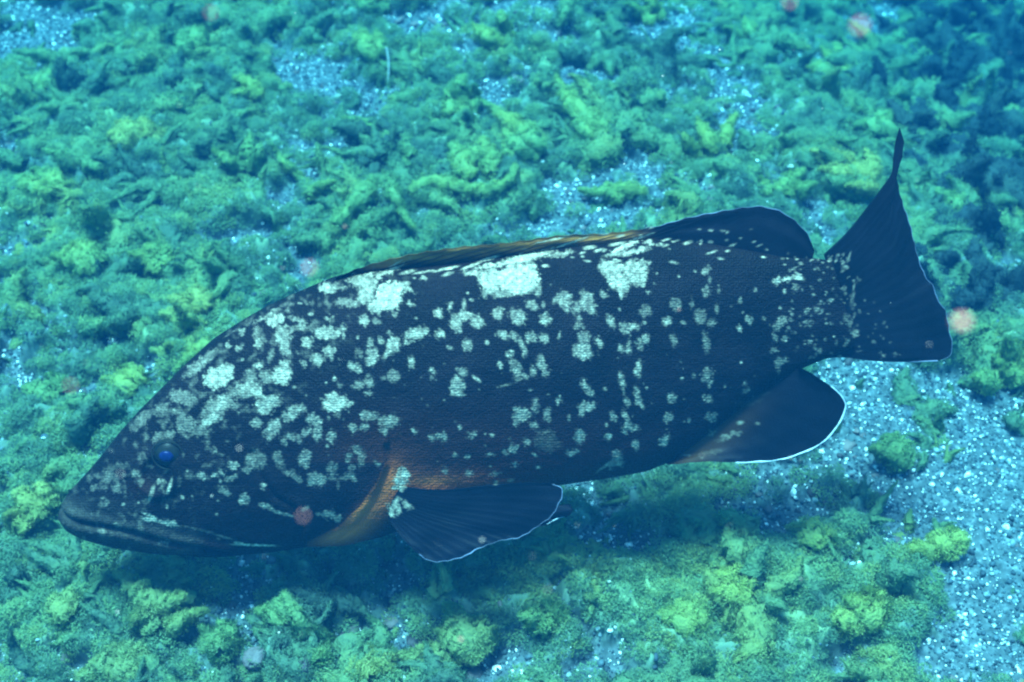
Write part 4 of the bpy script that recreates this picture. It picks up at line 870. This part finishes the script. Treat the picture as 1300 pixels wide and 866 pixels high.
# ------------------------------------------------------------------ stones and shell bits
def place_lump(name, x, y, size, mat, label, cat, seed, group, flat=0.6, sub=4, rough=0.2, lift=0.0):
    v, f = pebble_geo(seed, sub, flat, rough)
    p = px_ground(np.array([float(x)]), np.array([float(y)]))[0]
    s = 0.78 * size * np.linalg.norm(p - CAM) / FPX
    o = mesh_obj(name, v * s, f, mat, smooth_shade=True); o.location = p + np.array([0, 0, s * lift]); o.rotation_euler = (0, 0, seed * 1.3)
    return tag(o, label, cat, group)
STONES = [
 ('stone', 530, 812, 17, M_STONE, 'grey purple stone left of the peaked yellow tuft', 'stone'), ('stone', 430, 820, 22, M_STONE, 'dark speckled stone between the slim streamer and the yellow cone', 'stone'),
 ('stone', 325, 835, 20, M_STONE, 'brownish stone right of the pale algae ball', 'stone'), ('stone', 600, 858, 15, M_STONE, 'stone under the yellow brown cushion at the bottom edge', 'stone'),
 ('stone', 85, 838, 16, M_STONE, 'stone with pale top near the lower left corner', 'stone'), ('stone', 500, 790, 12, M_STONE, 'small shaded stone above the grey purple stone', 'stone'),
 ('stone', 385, 845, 14, M_STONE, 'stone at the bottom edge below the slim streamer', 'stone'), ('stone', 290, 770, 11, M_STONE, 'small stone at the tip of the antler shaped algae', 'stone'),
 ('shell_fragment', 228, 822, 8, M_SHELL, 'white shell chip in the rubble below the antler shaped algae', 'shell'), ('shell_fragment', 545, 848, 8, M_SHELL, 'white shell chip below the peaked yellow tuft', 'shell'),
 ('shell_fragment', 632, 850, 7, M_SHELL, 'white shell chip right of the peaked yellow tuft at the bottom', 'shell'), ('shell_fragment', 702, 858, 7, M_SHELL, 'white shell chip at the bottom edge below the shaded clump', 'shell'),
 ('shell_fragment', 945, 118, 6, M_SHELL, 'small white shell chip in the gravel above the dorsal fin', 'shell'), ('shell_fragment', 748, 95, 6, M_SHELL, 'white shell bits in the gravel right of the pointed tuft tip', 'shell'),
 ('shell_fragment', 140, 432, 6, M_SHELL, 'white shell chip in the gravel gap left of the forehead', 'shell'), ('shell_fragment', 118, 466, 5, M_SHELL, 'white shell chip below the gravel gap left of the forehead', 'shell'),
 ('shell_fragment', 85, 855, 7, M_SHELL, 'white shell chip by the stone at the lower left corner', 'shell'), ('shell_fragment', 455, 800, 5, M_SHELL, 'tiny white shell chip on the dark speckled stone', 'shell'),
 ('stone', 480, 63, 12, M_PINK, 'pinkish crusted nub among algae near the top', 'stone'), ('stone', 1090, 240, 9, M_PINK, 'pinkish crusted stone in the dark hollow left of the tail tip', 'stone'),
 ('stone', 775, 208, 13, M_STONE, 'round dull mauve stone below the pointed tuft', 'stone'), ('stone', 1075, 168, 16, M_STONE, 'grey stone in a hollow left of the bunched tuft', 'stone'),
]
for k, (nm, x, y, s, mt, lb, ct) in enumerate(STONES):
    place_lump(nm, x, y, s, mt, lb, ct, 500 + k, 'stones and shell bits on the bottom', flat=0.6 if nm == 'stone' else 0.35, rough=0.2 if nm == 'stone' else 0.3)

# a thin pale worm tube standing by the pinkish nub
p0 = px_ground(np.array([492.0]), np.array([106.0]))[0]
pts = np.array([p0 + np.array([0.003 * math.sin(t * 3), 0.02 * t, 0.052 * t]) for t in np.linspace(0, 1, 14)])
n_, m_ = 14, 6; an = np.linspace(0, 2 * np.pi, m_, endpoint=False)
vv = pts[:, None] + 0.0016 * np.linspace(0.8, 1.5, n_)[:, None, None] * (np.cos(an)[None, :, None] * np.array([1, 0, 0]) + np.sin(an)[None, :, None] * np.array([0, 0.8, -0.3]))
wt = mesh_obj('worm_tube', vv.reshape(-1, 3) - p0, grid_faces(n_, m_, True), plain('worm_tube', (0.45, 0.45, 0.38), 0.8, 0.05)); wt.location = p0
tag(wt, 'thin pale worm tube standing upright beside the pinkish nub', 'worm tube')

# ------------------------------------------------------------------ silt flakes drifting in the water between lens and fish
SPECKS = [(393, 341, 15, .80, 'pink silt flake drifting just above the fish nape'), (1221, 409, 17, .75, 'large pink silt flake drifting right of the tail fin'),
          (1092, 34, 17, .80, 'pink silt flake drifting near the top right'), (1003, 3, 12, .8, 'pale pink silt flake cut by the top edge'),
          (90, 490, 9, .85, 'orange silt flake drifting in front of the fish brow'), (438, 288, 5, .95, 'tiny orange silt flake above the fish nape'),
          (268, 17, 11, .8, 'faint pink silt flake near the top left edge'), (385, 655, 8, .86, 'dark red silt flake in front of the gill cover'),
          (862, 393, 4, .9, 'tiny red silt flake in front of the rear flank'), (585, 812, 7, .9, 'orange silt flake over the peaked yellow tuft')]
r = np.random.default_rng(61); parts = []
for k in range(60):                            # fine silt hanging in the water: too small and many to count
    v, f = pebble_geo(740 + k, 1, 0.9, 0.15); dz = r.uniform(0.4, 0.95)
    p = CAM + px_ray(r.uniform(0, 1300), r.uniform(0, 866)) * DIST * dz
    parts.append((v * float(r.choice([1.0, 1.5, 2.2, 3.4], p=[.4, .3, .2, .1])) * 0.5 * MPP * dz + p, f, v))
v, f, nr = join(parts)
tag(mesh_obj('drifting_silt', v, f, M_SILT), 'fine pale silt hanging in the water around the fish', kind='stuff')
for k, (x, y, rpx, dz, lb) in enumerate(SPECKS):
    d = px_ray(np.array(float(x)), np.array(float(y))); p = CAM + d * DIST * dz
    v, f = pebble_geo(700 + k, 2, 0.9, 0.12)
    dz = 0.26 if rpx > 15 else 0.30 if rpx > 7 else 0.4 + 0.4 * ((k * 37) % 10) / 10
    p = CAM + d * DIST * dz
    o = mesh_obj('silt_flake', v * rpx * (0.42 if rpx > 15 else 0.31) * MPP * dz, f, M_SPECK); o.location = p
    tag(o, lb, 'silt', 'pink silt flakes drifting in the water')

# ------------------------------------------------------------------ the water itself: one closed box of blue haze
def haze_box():
    X0, X1, Y0, Y1, Z0, Z1 = -32, 32, -32, 32, -2.2, CAM[2] + 0.12
    v = [(x, y, z) for x in (X0, X1) for y in (Y0, Y1) for z in (Z0, Z1)]
    f = [[0, 1, 3, 2], [4, 6, 7, 5], [0, 4, 5, 1], [2, 3, 7, 6], [0, 2, 6, 4], [1, 5, 7, 3]]
    m, nt, out = mat_new('haze')
    pv = N(nt, 'ShaderNodeVolumePrincipled')
    pv.inputs['Color'].default_value = (0.001, 0.020, 0.049, 1)
    pv.inputs['Absorption Color'].default_value = (0.07, 0.78, 0.88, 1)
    pv.inputs['Density'].default_value = 0.8
    pv.inputs['Anisotropy'].default_value = 0.0
    nt.links.new(pv.outputs[0], out.inputs['Volume'])
    o = mesh_obj('haze', v, f, m, smooth_shade=False)
    return tag(o, kind='stuff')
haze_box()
